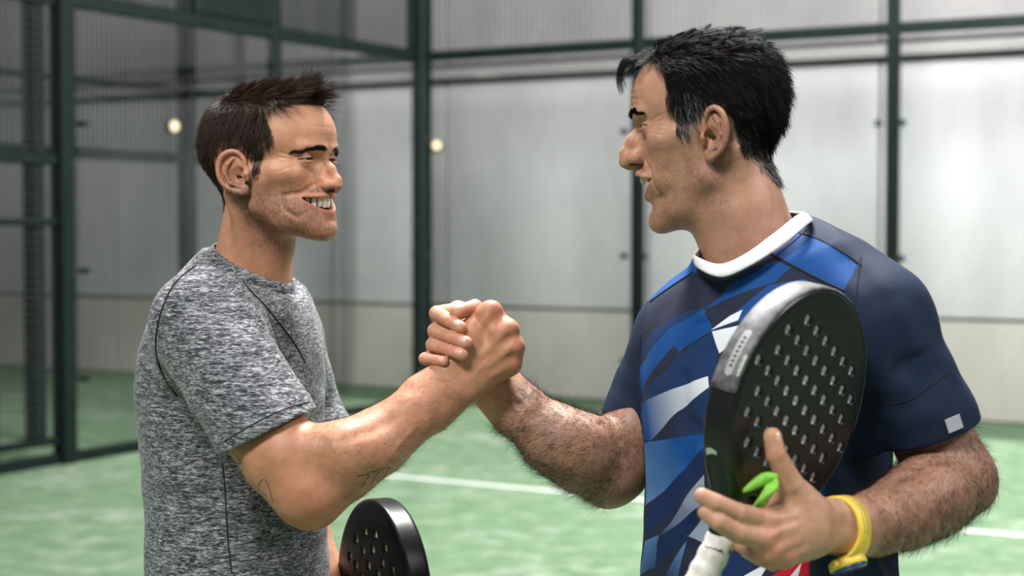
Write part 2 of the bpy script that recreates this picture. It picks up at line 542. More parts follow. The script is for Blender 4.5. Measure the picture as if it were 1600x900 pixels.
# back enclosure: posts every two metres, glass below the rail, wire mesh above
back = empty('glass_fence', fp(0, 0), 'dark green steel court fence with clear glass and mesh top along pale wall', 'fence')
q = MB(); q.bar(fp(0, 0, 0), fp(0, 0, 4.3), 0.165, 0.165, up=U, bev=0.01); q.build('corner_post', m_steel, back)
for u in (2.06, 4.15, 6.2, 8.25, 10.3):
    q = MB(); q.bar(fp(u, -0.05, 0), fp(u, -0.05, 4.3), 0.085, 0.09, up=U, bev=0.008); q.build('post', m_steel, back)
us = [0, 2.06, 4.15, 6.2, 8.25, 10.3]
for i in range(5):
    a, b = us[i], us[i + 1]
    q = MB(); q.bar(fp(a + 0.06, -0.05, RAIL), fp(b - 0.05, -0.05, RAIL), 0.06, 0.085, bev=0.006); q.build('rail', m_steel, back)
    q = MB(); q.box(fp((a + b) / 2, 0.01, RAIL / 2 - 0.01), U, W, UP, (b - a) / 2 - 0.012, 0.006, RAIL / 2 - 0.05); gp = q.build('glass_panel', m_glass, back)
    for e in (a + 0.09, b - 0.09):
        for z in (0.45, 1.3, 2.30):
            q = MB(); q.cyl(fp(e, 0.0, z), fp(e, 0.035, z), 0.028, 12); q.build('clamp', m_clamp, gp)
    tag(wires(fp(a, -0.05), fp(b, -0.05), RAIL + 0.05, 4.25, 0.05).build('wire_mesh', m_wire, back), kind='stuff')
# side enclosure
side = empty('glass_fence', fp(0, 2), 'dark green steel court fence with glass panels and gate behind grey shirt', 'fence')
q = MB(); q.bar(fp(0, 2.02, 0), fp(0, 2.02, 4.3), 0.085, 0.09, up=W, bev=0.008); q.build('post', m_steel, side)
q = MB(); q.bar(fp(0, 4.22, 0), fp(0, 4.22, 4.3), 0.115, 0.12, up=W, bev=0.01); gpost = q.build('post', m_steel, side)
for z in (0.55, 1.25, 2.2):
    q = MB(); q.cyl(fp(0.04, 4.12, z), fp(0.12, 4.12, z), 0.02, 10); q.build('bolt', m_clamp, gpost)
for a, b in ((0.10, 1.97), (2.07, 4.15)):
    q = MB(); q.bar(fp(0, a, RAIL), fp(0, b, RAIL), 0.06, 0.10, bev=0.006); q.build('rail', m_steel, side)
    q = MB(); q.bar(fp(0, a, 0.04), fp(0, b, 0.04), 0.06, 0.07, bev=0.006); q.build('sill', m_steel, side)
    q = MB(); q.box(fp(0.02, (a + b) / 2, RAIL / 2), U, W, UP, 0.006, (b - a) / 2 - 0.012, RAIL / 2 - 0.06); q.build('glass_panel', m_glass, side)
    tag(wires(fp(0, a), fp(0, b), RAIL + 0.05, 4.25, 0.05).build('wire_mesh', m_wire, side), kind='stuff')
q = MB(); q.box(fp(0, 2.50, 3.24), W, U, UP, 0.45, 0.05, 0.20, 0.02); q.build('gusset_plate', m_steel, side)
# gate beyond the thick post
for z, h in ((RAIL, 0.10), (1.965, 0.075), (1.565, 0.04), (0.16, 0.05), (0.04, 0.07)):
    q = MB(); q.bar(fp(0, 4.29, z), fp(0, 6.0, z), 0.05, h, bev=0.005); q.build('gate_rail', m_steel, side)
q = MB(); q.bar(fp(0, 4.84, 0), fp(0, 4.84, RAIL), 0.07, 0.05, up=W, bev=0.006); q.build('gate_post', m_steel, side)
tag(wires(fp(0, 4.28), fp(0, 6.0), 0.18, RAIL, 0.05, 0.0018).build('wire_mesh', m_wire, side), kind='stuff')
# the neighbouring court's fence, outside the side glass
nb_ = empty('mesh_fence', fp(-1.05, 1.8), 'dark steel mesh fence of the neighbouring court beyond the side glass', 'fence')
for w in (-0.42, 1.80, 3.45, 5.2):
    q = MB(); q.bar(fp(-1.05, w, 0), fp(-1.05, w, 4.3), 0.13, 0.10, up=W, bev=0.008); q.build('post', m_beam if w < 0 else m_steel, nb_)
for a, b in ((-0.36, 1.73), (1.87, 3.38), (3.52, 5.13)):
    for z, h in ((2.08, 0.09), (2.62, 0.04), (3.2, 0.09)):
        q = MB(); q.bar(fp(-1.05, a, z), fp(-1.05, b, z), 0.05, h, bev=0.005); q.build('rail', m_steel, nb_)
    tag(wires(fp(-1.05, a), fp(-1.05, b), 2.12, 4.3, 0.05, 0.005).build('wire_mesh', m_wire, nb_), kind='stuff')

# small warm lamps fixed to the posts and wall beyond the glass
def lamp(px, py, pt_u, label):
    r = P(px, py, 1.0) - CAM
    # meets the vertical plane w = WB + 0.02 (the wall face) unless a fence plane u = pt_u is named
    if pt_u is None: n, p0 = W, fp(0, WB + 0.03)
    else: n, p0 = U, fp(pt_u, 0)
    s = float((p0 - CAM) @ n / (r @ n)); c = CAM + r * s
    o = empty('bulkhead_lamp', c, label, 'lamp', 'small warm lamps beyond the glass')
    ax = W if pt_u is None else U
    q = MB(); q.cyl(c - ax * 0.05, c + ax * 0.0, 0.050, 20); q.build('housing', m_clamp, o, True)
    q = MB(); q.tube([c, c + ax * 0.015, c + ax * 0.03, c + ax * 0.036], [0.042, 0.039, 0.025, 0.005], 20); q.build('lens', m_lamp, o, True)
lamp(272, 197, -0.98, 'round warm lamp shining left of the dark-haired man in grey')
lamp(537, 213, None, 'small warm lamp just right of the brow of man in grey')
lamp(683, 227, None, 'small warm lamp right of the dark corner post')
# ---------------------------------------------------------------- heads
mm = 0.001
class Frame:
    """a head's own axes: x forward, y to its left, z up; origin midway between the ear canals"""
    def __init__(s, origin, fwd, up):
        f = np.asarray(fwd, float); f /= np.linalg.norm(f)
        u = np.asarray(up, float); u -= f * (u @ f); u /= np.linalg.norm(u)
        l = np.cross(u, f)
        s.o = np.asarray(origin, float); s.R = np.stack((f, l, u), 1)
    def w(s, p): return (np.asarray(p, float) @ s.R.T + s.o)
    def l(s, p): return (np.asarray(p, float) - s.o) @ s.R
    def px(s, x, y, lat):
        """local (x, z) in mm of the pixel's ray where it meets the plane y = lat (mm)"""
        o = s.l(CAM); d = s.l(P(x, y, 1.0)) - o
        t = (lat * mm - o[1]) / d[1]
        q = (o + d * t) / mm
        return np.array((q[0], q[2]))

def build_head(fr, p, neck_pts, neck_r):
    """strokes for a head and neck; p holds the measures (mm) in which the two men differ"""
    S = Sculpt()
    E = lambda c, r, k=10, R=None, op='u': S.ell(np.array(c) * mm, np.array(r) * mm, k * mm, R, op)
    Cn = lambda a, b, ra, rb, k=6, op='u': S.cone(np.array(a) * mm, np.array(b) * mm, ra * mm, rb * mm, k * mm, op)
    Bp = lambda c, a, s: S.bump(np.array(c) * mm, a * mm, np.array(s) * mm if np.ndim(s) else s * mm)
    Cr = lambda pts, d, w: S.crease(np.array(pts) * mm, d * mm, w * mm)
    E(p['cran_c'], p['cran_r'], 0)
    E((p.get('occ', -28), 0, 40), (66, 72, 62), 20)
    E((46, 0, p.get('fore_z', 62)), (p.get('fore_x', 54), 60, 50), 22)             # forehead
    E((44, 0, -4), (50, p.get('mid_w', 54), 52), 22)                                                # midface
    ch = p['chin']; jz = p['jaw_z']
    for s in (-1, 1):
        Cn((18, s * p['jaw_y'], jz), (ch[0] - 14, s * 13, ch[2] + 4), 14, 16, 16)           # jaw bone
        Cn((28, s * 55, -6), (20, s * p['jaw_y'], jz + 4), 14, 13, 18)                      # masseter
        E((62, s * 46, 5), (20, 16, 14), 18)                                        # cheek bone
        Cn((44, s * 57, 9), (2, s * 64, 10), 8, 7, 14)                             # zygomatic arch
        E((54, s * 36, -44), (28, 17, 26), 18)                                      # lower cheek
    E(ch, (15, 20, 15), 12)
    E((ch[0] - 38, 0, ch[2] + 16), (42, 44, 20), 18)                                # under the jaw
    E((p['mouth'][0] - 28, 0, p['mouth'][1]), (29, p.get('mound', 33), 30), 16)                     # tooth mound
    for s in (-1, 1): Bp((p['cheek'][0], s * p['cheek'][1], p['cheek'][2]), 3.2, (16, 13, 10))             # raised cheek of the smile
    # brow ridge, sockets
    bz, bx = p['brow_z'], p['brow_x']
    for s in (-1, 1):
        Cn((bx - 7, s * 9, bz - 1), (bx - 19, s * 40, bz + 1), 8, 8, 10)
    ez, ex = p['eye_z'], p['eye_x']
    for s in (-1, 1):
        E((ex + 17, s * 31, ez + 1), (13, 19, 11), 10, op='s')
    # nose
    n = p['nose']
    Cn(n[0][:3], n[1][:3], n[0][3], n[1][3], 9); Cn(n[1][:3], n[2][:3], n[1][3], n[2][3], 6); Cn(n[2][:3], n[3][:3], n[2][3], n[3][3], 5)
    tip = n[3]
    Bp((n[0][0] + 6, 0, n[0][2] - 1), -2.6, (7, 9, 7))
    for s in (-1, 1):
        wx, wy, wz = p['wing']
        E((wx, s * wy, wz), (10, 6.5, 7), 5)
        Cn((tip[0] - 4, s * 4, tip[2] + 2), (wx + 2, s * (wy - 2), wz + 1), tip[3] - 0.6, 6, 5)
        Cn((wx - 5, s * (wy - 3), wz + 8), (wx - 14, s * (wy - 1), wz + 22), 5, 5, 12)
        E((wx + 5, s * (wy - 6), wz - 8.5), (6.5, 3.8, 4), 2.5, op='s')             # nostril
        Cr([(wx - 2, s * (wy + 7.5), wz + 8), (wx - 9, s * (wy + 8.0), wz + 1), (wx - 5, s * (wy + 7), wz - 7)], 2.4, 1.7)   # wing crease
    Cn((tip[0] - 4, 0, tip[2] - 7), (p['lip_up'][0] - 6, 0, p['lip_up'][2] + 8), 4.5, 5, 5)    # septum, philtrum
    # eyelids: a ball over the eye with an almond slit
    ER = 12.0
    for s in (-1, 1):
        c = np.array((ex, s * 31.5, ez)) * mm
        S.ball(c, (ER + 2.0) * mm, 3.5 * mm)
        up, dn, tilt = p['slit']
        def slit(q, c=c, s=s):
            y = (q[..., 1] - c[1]) * s / mm + 0.0; z = (q[..., 2] - c[2]) / mm; x = (q[..., 0] - c[0]) / mm
            u = np.clip(y / 14.5, -1.2, 1.2)
            m_ = 1 - u * u
            z = z - tilt * u
            return np.maximum(np.maximum(z - up * m_, dn * m_ - z), np.maximum(np.abs(y) - 14.2, 3 - x)) * (0.8 * mm)
        S.fn(slit, c + np.array((10, 0, 0)) * mm, 0.02, 0.8 * mm, 's')
        # folds: upper lid, bags, crow's feet
        Cr([(ex + 11, s * 20, ez + up + 3.0), (ex + 14, s * 31, ez + up + 5.0), (ex + 7, s * 44, ez + up + 2.0)], 1.3, 1.2)
        Cr([(ex + 11, s * 20, ez + dn - 3.5), (ex + 14, s * 32, ez + dn - 6), (ex + 6, s * 45, ez + dn - 2)], 1.2, 1.3)
        Bp((ex + 13, s * 32, ez + dn - 2.5), 1.2, (6, 9, 2.2))
        for j, (dz0, dz1) in enumerate(((3, 10), (0, 4), (-3, -3), (-6, -10), (-10, -17))):
            Cr([(ex + 3 - j % 2, s * 46, ez + dz0), (ex - 8, s * 56, ez + (dz0 + dz1) / 2), (ex - 20, s * 64, ez + dz1)], p.get('crow', 0.9), 1.0)
    # mouth
    mx, mz = p['mouth'][:2]; hw, top, bot = p['open']
    cz = p['corner_z']
    S_lu, S_ll = p['lip_up'], p['lip_lo']
    for s in (-1, 1):
        cor = (p['corner_x'], s * (hw + 1), cz)
        S.chain(np.array([(S_lu[0], 0, S_lu[2]), (S_lu[0] - 2.5, s * 12, S_lu[2] + 0.8), (S_lu[0] - 9, s * 23, (S_lu[2] + cz) / 2 + 0.6), cor]) * mm, np.array((4.6, 4.4, 3.8, 2.6)) * mm, 4 * mm)
        S.chain(np.array([(S_ll[0], 0, S_ll[2]), (S_ll[0] - 3, s * 11, S_ll[2] + p.get('ll1', 1.5)), (S_ll[0] - 10, s * 22, S_ll[2] * 0.55 + cz * 0.45), cor]) * mm, np.array((5.6, 5.2, 4.2, 2.6)) * mm, 4 * mm)
        # fold from the nose round the mouth, dimple, chin furrow
        kx = p['corner_x']
        Cr([(n[3][0] - 21, s * 16, n[3][2] + 6), (kx + 20, s * (hw - 8), (n[3][2] + cz) / 2 + 2), (kx, s * (hw + 2.5), cz + 1), (kx + 4, s * (hw + 0.5), cz - 16), (kx + 14, s * (hw - 9), cz - 32)], p.get('fold', 3.4), 2.2)
        Cr([(kx - 4, s * (hw + 12), cz + 14), (kx - 9, s * (hw + 11), cz - 2), (kx - 6, s * (hw + 10), cz - 22)], p.get('fold2', 1.5), 2.6)
        Bp((p['corner_x'], s * (hw + 1), cz), -1.0, 4)
    def opening(q):
        y = q[..., 1] / mm; z = q[..., 2] / mm; x = q[..., 0] / mm
        u = np.clip(np.abs(y) / hw, 0, 1.1)
        zt = top + (cz - top) * u ** 2.2
        zb = bot + (cz - bot) * u ** 2.4
        return np.maximum(np.maximum(z - zt, zb - z), np.maximum(np.abs(y) - hw, mx - 42 - x)) * (0.75 * mm)
    S.fn(opening, np.array((mx - 8, 0, (top + bot) / 2)) * mm, 0.05, 1.6 * mm, 's')
    Cr([(ch[0] + 10, -14, (S_ll[2] + ch[2]) / 2 + 1), (ch[0] + 14, 0, (S_ll[2] + ch[2]) / 2 + 2.5), (ch[0] + 10, 14, (S_ll[2] + ch[2]) / 2 + 1)], 1.6, 3.0)
    # forehead lines
    for z in p.get('lines', ()):
        Cr([(bx - 26, -42, z - 3), (bx - 4, -20, z + 1), (bx, 0, z), (bx - 4, 20, z + 1), (bx - 26, 42, z - 3)], p.get('line_d', 0.7), 1.3)
    # ears
    for s in (-1, 1): build_ear(S, p, s)
    # neck
    S.chain([fr.l(q) for q in neck_pts], neck_r, 30 * mm)
    for s in (-1, 1):   # the strap muscle from behind the ear to the collar bone
        a = np.array((-22, s * 56, -22)) * mm
        sx, sy = p.get('strap', (38, 16)); b = fr.l(neck_pts[-1]) + np.array((sx, s * sy, -6)) * mm
        S.cone(a, b, 13 * mm, 11 * mm, 16 * mm)
    ad = p.get('adam')
    if ad is not None: Bp(ad, 4.5, (8, 8, 10))
    return S

def smooth_line(pts, rad, n=4):
    pts = np.array(pts, float); rad = np.array(rad, float); f = np.linspace(0, len(pts) - 1, (len(pts) - 1) * n + 1); out = []
    for v in f:
        i = min(int(v), len(pts) - 2); u = v - i
        p0, p1, p2, p3 = pts[max(i - 1, 0)], pts[i], pts[i + 1], pts[min(i + 2, len(pts) - 1)]
        out.append(0.5 * (2 * p1 + (p2 - p0) * u + (2 * p0 - 5 * p1 + 4 * p2 - p3) * u * u + (3 * p1 - p0 - 3 * p2 + p3) * u ** 3))
    return np.array(out), np.interp(f, np.arange(len(rad)), rad)
def build_ear(S, p, s):
    """an ear from rim, inner fold, bowl, tragus and lobe; laid out in its own plane, tilted off the skull"""
    c0 = np.array(p['ear_c']) * np.array((1, s, 1)); H = p['ear_h']; Wd = p['ear_w']
    lean = math.radians(p.get('ear_lean', 12)); out = math.radians(p.get('ear_out', 24))
    ex = np.array((math.cos(out), -s * math.sin(out), 0))             # ear's front direction in its plane
    ez = np.array((0, 0, 1.0))
    ex, ez = ex * math.cos(lean) + ez * math.sin(lean) * 0 , ez
    ax = ex * math.cos(lean) + ez * math.sin(lean); az = ez * math.cos(lean) - ex * math.sin(lean)
    nrm = np.array((math.sin(out), s * math.cos(out), 0))
    def q(u, v, w=0.0): return (c0 + ax * (u * Wd) + az * (v * H) + nrm * w) * mm
    R = np.stack((ax, nrm, az))
    S.ell(q(-0.06, 0.06, -3), np.array((Wd * 0.43, 4.0, H * 0.44)) * mm, 3 * mm, R)         # the shell
    S.ell(q(0.10, -0.40, 0), np.array((Wd * 0.22, 3.8, H * 0.14)) * mm, 3 * mm, R)          # lobe
    S.ell(q(0.06, -0.06, 4), np.array((Wd * 0.29, 9.5, H * 0.24)) * mm, 2.5 * mm, R, 's')   # bowl
    S.ell(q(-0.08, 0.20, 5), np.array((Wd * 0.27, 7.0, H * 0.20)) * mm, 2.5 * mm, R, 's')
    rim = [(0.30, 0.02, 0), (0.36, 0.22, 1.5), (0.24, 0.42, 2), (0.0, 0.50, 2.5), (-0.28, 0.42, 3), (-0.43, 0.20, 3), (-0.44, -0.05, 2.5), (-0.32, -0.26, 2), (-0.10, -0.40, 1.5), (0.08, -0.46, 1)]
    ra, rr = smooth_line(rim, (3.2, 3.0, 3.0, 3.2, 3.3, 3.2, 3.0, 3.0, 3.2, 3.6))
    S.chain([q(*a) for a in ra], rr * mm, 2.0 * mm)
    S.chain([q(*a) for a in ((0.04, 0.34, 0.0), (-0.16, 0.22, 1.6), (-0.27, 0.02, 2.0), (-0.20, -0.20, 2), (0.04, -0.31, 2))], np.array((2.2, 2.4, 2.5, 2.5, 2.6)) * mm, 2.0 * mm)
    S.chain([q(*a) for a in ((0.38, 0.04, 1.0), (0.33, -0.08, 3.0), (0.34, -0.20, 1.0))], np.array((3.0, 4.0, 3.2)) * mm, 3.0 * mm)   # tragus
    S.ell(q(0.20, -0.02, 0), np.array((4.0, 7.0, 5.5)) * mm, 2 * mm, R, 's')                # ear canal

EAR_OPS = None
def teeth_mesh(p, fr, name, parent, mtl, lower=False):
    """two rows would hide behind one another: the upper arch, tooth by tooth, in one dental piece"""
    hw, top, bot = p['open']
    q = MB()
    wd = [8.6, 7.0, 7.8, 7.0, 6.8, 7.5]
    for s in (-1, 1):
        th = 0.0
        y = 0.0
        for i, w_ in enumerate(wd):
            yc = y + w_ / 2; y += w_ + 0.25
            R0 = 27.0
            ang = yc / R0
            cx = p['teeth_x'] - (R0 * 1.25) * (1 - math.cos(min(ang, 1.5))); cy = R0 * math.sin(min(ang, 1.45))
            h = [10.5, 9.3, 10.2, 8.6, 8.0, 7.5][i] + p.get('teeth_h', 0)
            zt = p['teeth_z'] + 1.0
            d_ = np.array((math.cos(ang), s * math.sin(ang), 0)); t_ = np.array((-math.sin(ang), s * math.cos(ang), 0))
            base = np.array((cx, s * cy, zt))
            V = []; F_ = []
            lv = [(0.0, 0.86, 0.8), (0.3, 1.0, 1.0), (0.72, 1.0, 1.0), (0.93, 0.92, 0.7), (1.0, 0.70, 0.35)]
            for (v, ww, dd) in lv:
                for k in range(10):
                    a = 2 * math.pi * k / 10
                    ca, sa = math.cos(a), math.sin(a)
                    sx = np.sign(ca) * abs(ca) ** 0.6; sy = np.sign(sa) * abs(sa) ** 0.6
                    V.append((base + t_ * (sx * w_ / 2 * ww) + d_ * (sy * 2.6 * dd) + np.array((0, 0, -h * v))) * mm)
            for r in range(4):
                for k in range(10): F_.append((r * 10 + k, r * 10 + (k + 1) % 10, r * 10 + 10 + (k + 1) % 10, r * 10 + 10 + k))
            F_ += [tuple(range(10)), tuple(range(49, 39, -1))]
            q.add(fr.w(np.array(V)), F_)
    return q.build(name, mtl, parent, True)

def ball_mesh(c, r, fr, colfn, seg=32):
    V = []; Fq = []
    for i in range(seg + 1):
        a = math.pi * i / seg
        for j in range(seg):
            b = 2 * math.pi * j / seg
            V.append((math.cos(a), math.sin(a) * math.cos(b), math.sin(a) * math.sin(b)))
    V = np.array(V)
    for i in range(seg):
        for j in range(seg): Fq.append((i * seg + j, i * seg + (j + 1) % seg, (i + 1) * seg + (j + 1) % seg, (i + 1) * seg + j))
    return V, np.array(Fq)[:, ::-1]

def eye(parent, fr, p, s, look, mtl):
    c = np.array((p['eye_x'], s * 31.5, p['eye_z']))
    V, Q = ball_mesh(c, 12, fr, None)
    look = np.array(look, float); look /= np.linalg.norm(look)
    ang = np.degrees(np.arccos(np.clip(V @ look, -1, 1)))
    col = np.where((ang < 13)[:, None], (0.004, 0.004, 0.004), np.where((ang < 29)[:, None], (0.05, 0.022, 0.010), (0.62, 0.56, 0.52)))
    r = np.where(ang < 26, 12.25, 12.0)
    W_ = fr.w((c + V * r[:, None]) * mm)
    return link('eye', fast_mesh('eye', W_, [Q], cols=col), mtl, parent)

# skin, teeth, eyes, hair
def skin_material(name, rough=0.42):
    m = mat(name, rough=rough, spec=0.40)
    t = NT(m)
    a = t.n('ShaderNodeVertexColor', layer_name='Col')
    v = t.coord()
    mott = t.noise(v, 55, 4, 0.6); pore = t.noise(v, 900, 2)
    g = t.mix(1.0, a.outputs['Color'], t.ramp(mott, [(0.25, (0.80, 0.74, 0.72)), (0.75, (1.10, 1.10, 1.10))]), 'MULTIPLY')
    t.l(g, t.b.inputs['Base Color'])
    t.b.inputs['Subsurface Weight'].default_value = 0.12
    t.b.inputs['Subsurface Radius'].default_value = (1.0, 0.35, 0.2)
    t.b.inputs['Subsurface Scale'].default_value = 0.006
    t.l(t.math('ADD', t.math('MULTIPLY', mott, 0.25), rough - 0.1), t.b.inputs['Roughness'])
    h = t.math('ADD', t.math('MULTIPLY', pore, 0.5), t.math('MULTIPLY', t.noise(v, 320, 3), 0.6))
    t.bump(h, 0.28, 0.0008)
    return m
def vcol_material(name, rough=0.3, **kw):
    m = mat(name, rough=rough, **kw); t = NT(m)
    a = t.n('ShaderNodeVertexColor', layer_name='Col'); t.l(a.outputs['Color'], t.b.inputs['Base Color']); return m
m_skin_a = skin_material('tanned_skin', 0.46)
m_skin_b = skin_material('olive_skin', 0.47)
m_eye = vcol_material('eyeball', 0.08)
m_teeth = mat('tooth_enamel', (0.82, 0.76, 0.66), 0.18)
t = NT(m_teeth); t.l(t.ramp(t.noise(t.coord(), 160, 2), [(0.3, (0.74, 0.66, 0.54)), (0.7, (0.86, 0.81, 0.72))]), t.b.inputs['Base Color'])
m_teeth_b = mat('aged_tooth_enamel', (0.72, 0.56, 0.34), 0.2)
t = NT(m_teeth_b); t.l(t.ramp(t.noise(t.coord(), 160, 2), [(0.3, (0.62, 0.44, 0.24)), (0.7, (0.80, 0.68, 0.48))]), t.b.inputs['Base Color'])
def hair_material(name, sp=0.28):
    m = mat(name, rough=0.45, spec=sp); t = NT(m)
    a = t.n('ShaderNodeVertexColor', layer_name='Col'); t.l(a.outputs['Color'], t.b.inputs['Base Color'])
    return m
m_hair_a = hair_material('dark_brown_hair')
m_hair_b = hair_material('black_grey_hair', 0.12)

SKIN_A = np.array((0.53, 0.268, 0.165)); SKIN_B = np.array((0.47, 0.255, 0.170))

def comb(surf_p, surf_n, dirs, length, lift, curl, seg, rng, wob=0.12):
    """hair polylines from roots: start along normal*lift + dir, bend by gravity-like curl vector"""
    n = len(surf_p)
    d = dirs + surf_n * lift[:, None] + rng.normal(size=(n, 3)) * wob
    d /= np.linalg.norm(d, axis=1)[:, None]
    pts = [surf_p - surf_n * 0.0015]
    st = (length / (seg - 1))[:, None]
    cur = d
    for i in range(1, seg):
        pts.append(pts[-1] + cur * st)
        cur = cur + curl / (seg - 1) + rng.normal(size=(n, 3)) * wob * 0.35
        cur /= np.linalg.norm(cur, axis=1)[:, None]
    return np.stack(pts, 1)
# ---------------------------------------------------------------- man in the grey shirt: head
YAW_A = math.radians(26)
frA = Frame(P(419, 279, 2.38), (math.cos(YAW_A), -math.sin(YAW_A), 0.02), (-0.01, 0.0, 1.0))
HA = dict(cran_c=(0, 0, 56), cran_r=(97, 74, 76), chin=(94, 0, -76), jaw_z=-40, cheek=(74, 37, -10), mouth=(104, -38),
          brow_z=38, brow_x=104, eye_z=23, eye_x=79, fore_z=58, fore_x=55, jaw_y=47,
          nose=((94, 0, 27, 6.5), (106.5, 0, 10, 5.4), (116, 0, -6, 5.2), (117.5, 0, -13.5, 5.8)), wing=(104, 11.5, -13),
          lip_up=(101, 0, -28), lip_lo=(99, 0, -52), teeth_h=5.5, open=(39, -31, -47.5), corner_z=-30, corner_x=57, mound=32, ll1=1.5,
          slit=(2.0, -1.4, -0.9), ear_c=(-3, 77, 6), ear_h=61, ear_w=50, ear_out=18, ear_lean=10, teeth_x=96.5, teeth_z=-29,
          brow=[(100, 9, 36.5), (97, 22, 38), (90, 36, 37), (80, 49, 32.5)], lines=(56, 68), line_d=0.3, adam=(46, 0, -122), fold=2.8, fold2=0.0, crow=1.5)
neckA = [P(408, 300, 2.40), P(402, 380, 2.41), P(385, 455, 2.42)]
SA = build_head(frA, HA, neckA, (0.050, 0.054, 0.064))
VA, QA = SA.mesh((-0.13, -0.105, -0.21), (0.145, 0.105, 0.155), 0.0013)
VA = relax(VA, QA, 1, 0.4)
NA = vnormals(VA, QA)

def near_ear(V, p):
    x, y, z = (V / mm).T; c = p['ear_c']
    u = ((x - c[0]) / (p['ear_w'] * 0.46)) ** 2 + ((z - c[2]) / (p['ear_h'] * 0.54)) ** 2
    return (u < 1) & (np.abs(y) > c[1] - 12)
def face_colors(V, N, p, base, stubble, hairpoly, rng, hair_col):
    x, y, z = (V / mm).T; ay = np.abs(y)
    C = np.tile(base, (len(V), 1))
    red = np.exp(-((x - 108) / 14) ** 2 - (y / 16) ** 2 - ((z + 4) / 14) ** 2) * 0.5      # nose
    red += np.exp(-((ay - 42) / 18) ** 2 - ((z + 6) / 16) ** 2) * (x > 40) * 0.35        # cheeks
    ec = np.array(p['ear_c'])
    red += (np.exp(-((x - ec[0]) / 22) ** 2 - ((z - ec[2]) / 30) ** 2) * (ay > ec[1] - 8)) * 0.45
    C *= (1 - red[:, None] * np.array((0.02, 0.28, 0.25)))
    # beard shadow
    lu, ll, ch = p['lip_up'], p['lip_lo'], p['chin']
    cz = p['corner_z']
    beard = sstep(4, -34, z + 0.55 * (x - 40) * (x < 40) - 0.10 * (x - 40) * (x > 40)) * sstep(-20, 5, x + (z + 90) * 0.15) * sstep(-125, -92, z)
    beard = np.maximum(beard * sstep(74, 60, x - (z + 60) * 0.35), beard * sstep(cz + 6, cz - 10, z) * 1.0)
    u0 = np.clip(ay / p['open'][0], 0, 1)
    mus = np.exp(-((z - (lu[2] + (cz - lu[2]) * u0 ** 2 + 8.5)) / 4.2) ** 2) * sstep(p['open'][0] - 2, p['open'][0] - 12, ay) * (x > 60)
    beard = np.maximum(beard, mus * 1.25)
    beard *= 1 - 0.6 * np.exp(-(ay / 16) ** 2 - ((z - (ll[2] - 9)) / 5) ** 2) * (x > 70)
    grain = 0.70 + 0.5 * vnoise(V, 900, 3) + 0.25 * vnoise(V, 300, 5)
    bm = np.clip(beard * stubble * grain, 0, 0.85)[:, None]
    C = C * (1 - bm) + np.array((0.055, 0.036, 0.028)) * bm
    # lips
    hw = p['open'][0]
    u = np.clip(ay / hw, 0, 1)
    zu = lu[2] + (cz - lu[2]) * u ** 2; zl = ll[2] + (cz - ll[2]) * u ** 2.4
    inmouth = (x > p['corner_x'] - 6) & (ay < hw + 1.5)
    lip = np.maximum(sstep(3.4, 1.2, np.abs(z - zu + 1.2)), sstep(6.2, 3.4, np.abs(z - zl - 0.6))) * inmouth * sstep(hw + 1.5, hw - 4, ay)
    C = C * (1 - lip[:, None] * 0.75) + np.array((0.42, 0.16, 0.125)) * lip[:, None] * 0.75
    # inside of the mouth
    top, bot = p['open'][1:]
    u_ = np.clip(ay / hw, 0, 1.1)
    zt = top + (cz - top) * u_ ** 2.2; zb = bot + (cz - bot) * u_ ** 2.4
    ins = (z < zt + 0.5) & (z > zb - 0.5) & (ay < hw) & (x < p['mouth'][0] - 9 - 0.010 * ay ** 2) & (x > 40)
    C[ins] = (0.10, 0.022, 0.018)
    # lash line and nostrils
    for s in (-1, 1):
        yy = (y - s * 31.5) * s; uu = np.clip(yy / 14.5, -1, 1); zz = z - p['eye_z'] - p['slit'][2] * uu
        e = (np.abs(yy) < 15.5) & (x > p['eye_x'] + 2)
        lash = np.exp(-((zz - p['slit'][0] * (1 - uu * uu) - 0.4) / 1.1) ** 2) * e
        lash2 = np.exp(-((zz - p['slit'][1] * (1 - uu * uu) + 0.2) / 0.6) ** 2) * e * 0.6
        lm = np.maximum(lash, lash2)[:, None]
        C = C * (1 - lm * 0.9) + np.array((0.02, 0.012, 0.010)) * lm * 0.9
        wx, wy, wz = p['wing']
        nos = ((x - wx - 5) / 5.6) ** 2 + ((y - s * (wy - 6)) / 3.4) ** 2 + ((z - wz + 8.0) / 3.4) ** 2 < 1.0
        C[nos] = (0.06, 0.02, 0.015)
    # brow: the skin darkened by the hair roots
    if 'brow' in p:
        bp = np.array(p['brow'])
        for s in (-1, 1):
            dd = poly_dist(y * s, z, bp[:, 1:3], closed=False); run = np.clip((y * s - bp[0, 1]) / (bp[-1, 1] - bp[0, 1]), 0, 1)
            wb = 3.0 * (1 - 0.65 * run ** 1.5)
            bm_ = (sstep(wb + 0.8, wb - 0.8, dd) * (x > 50))[:, None] * 0.78
            C = C * (1 - bm_) + np.array((0.022, 0.014, 0.012)) * bm_
    # scalp under the hair
    h = inpoly(x, z, hairpoly)
    dd = poly_dist(x, z, hairpoly)
    hm = np.where(h & ~near_ear(V, p), sstep(0, 5, dd), 0)
    C = C * (1 - hm[:, None] * 0.92) + np.array(hair_col) * hm[:, None] * 0.92
    return C

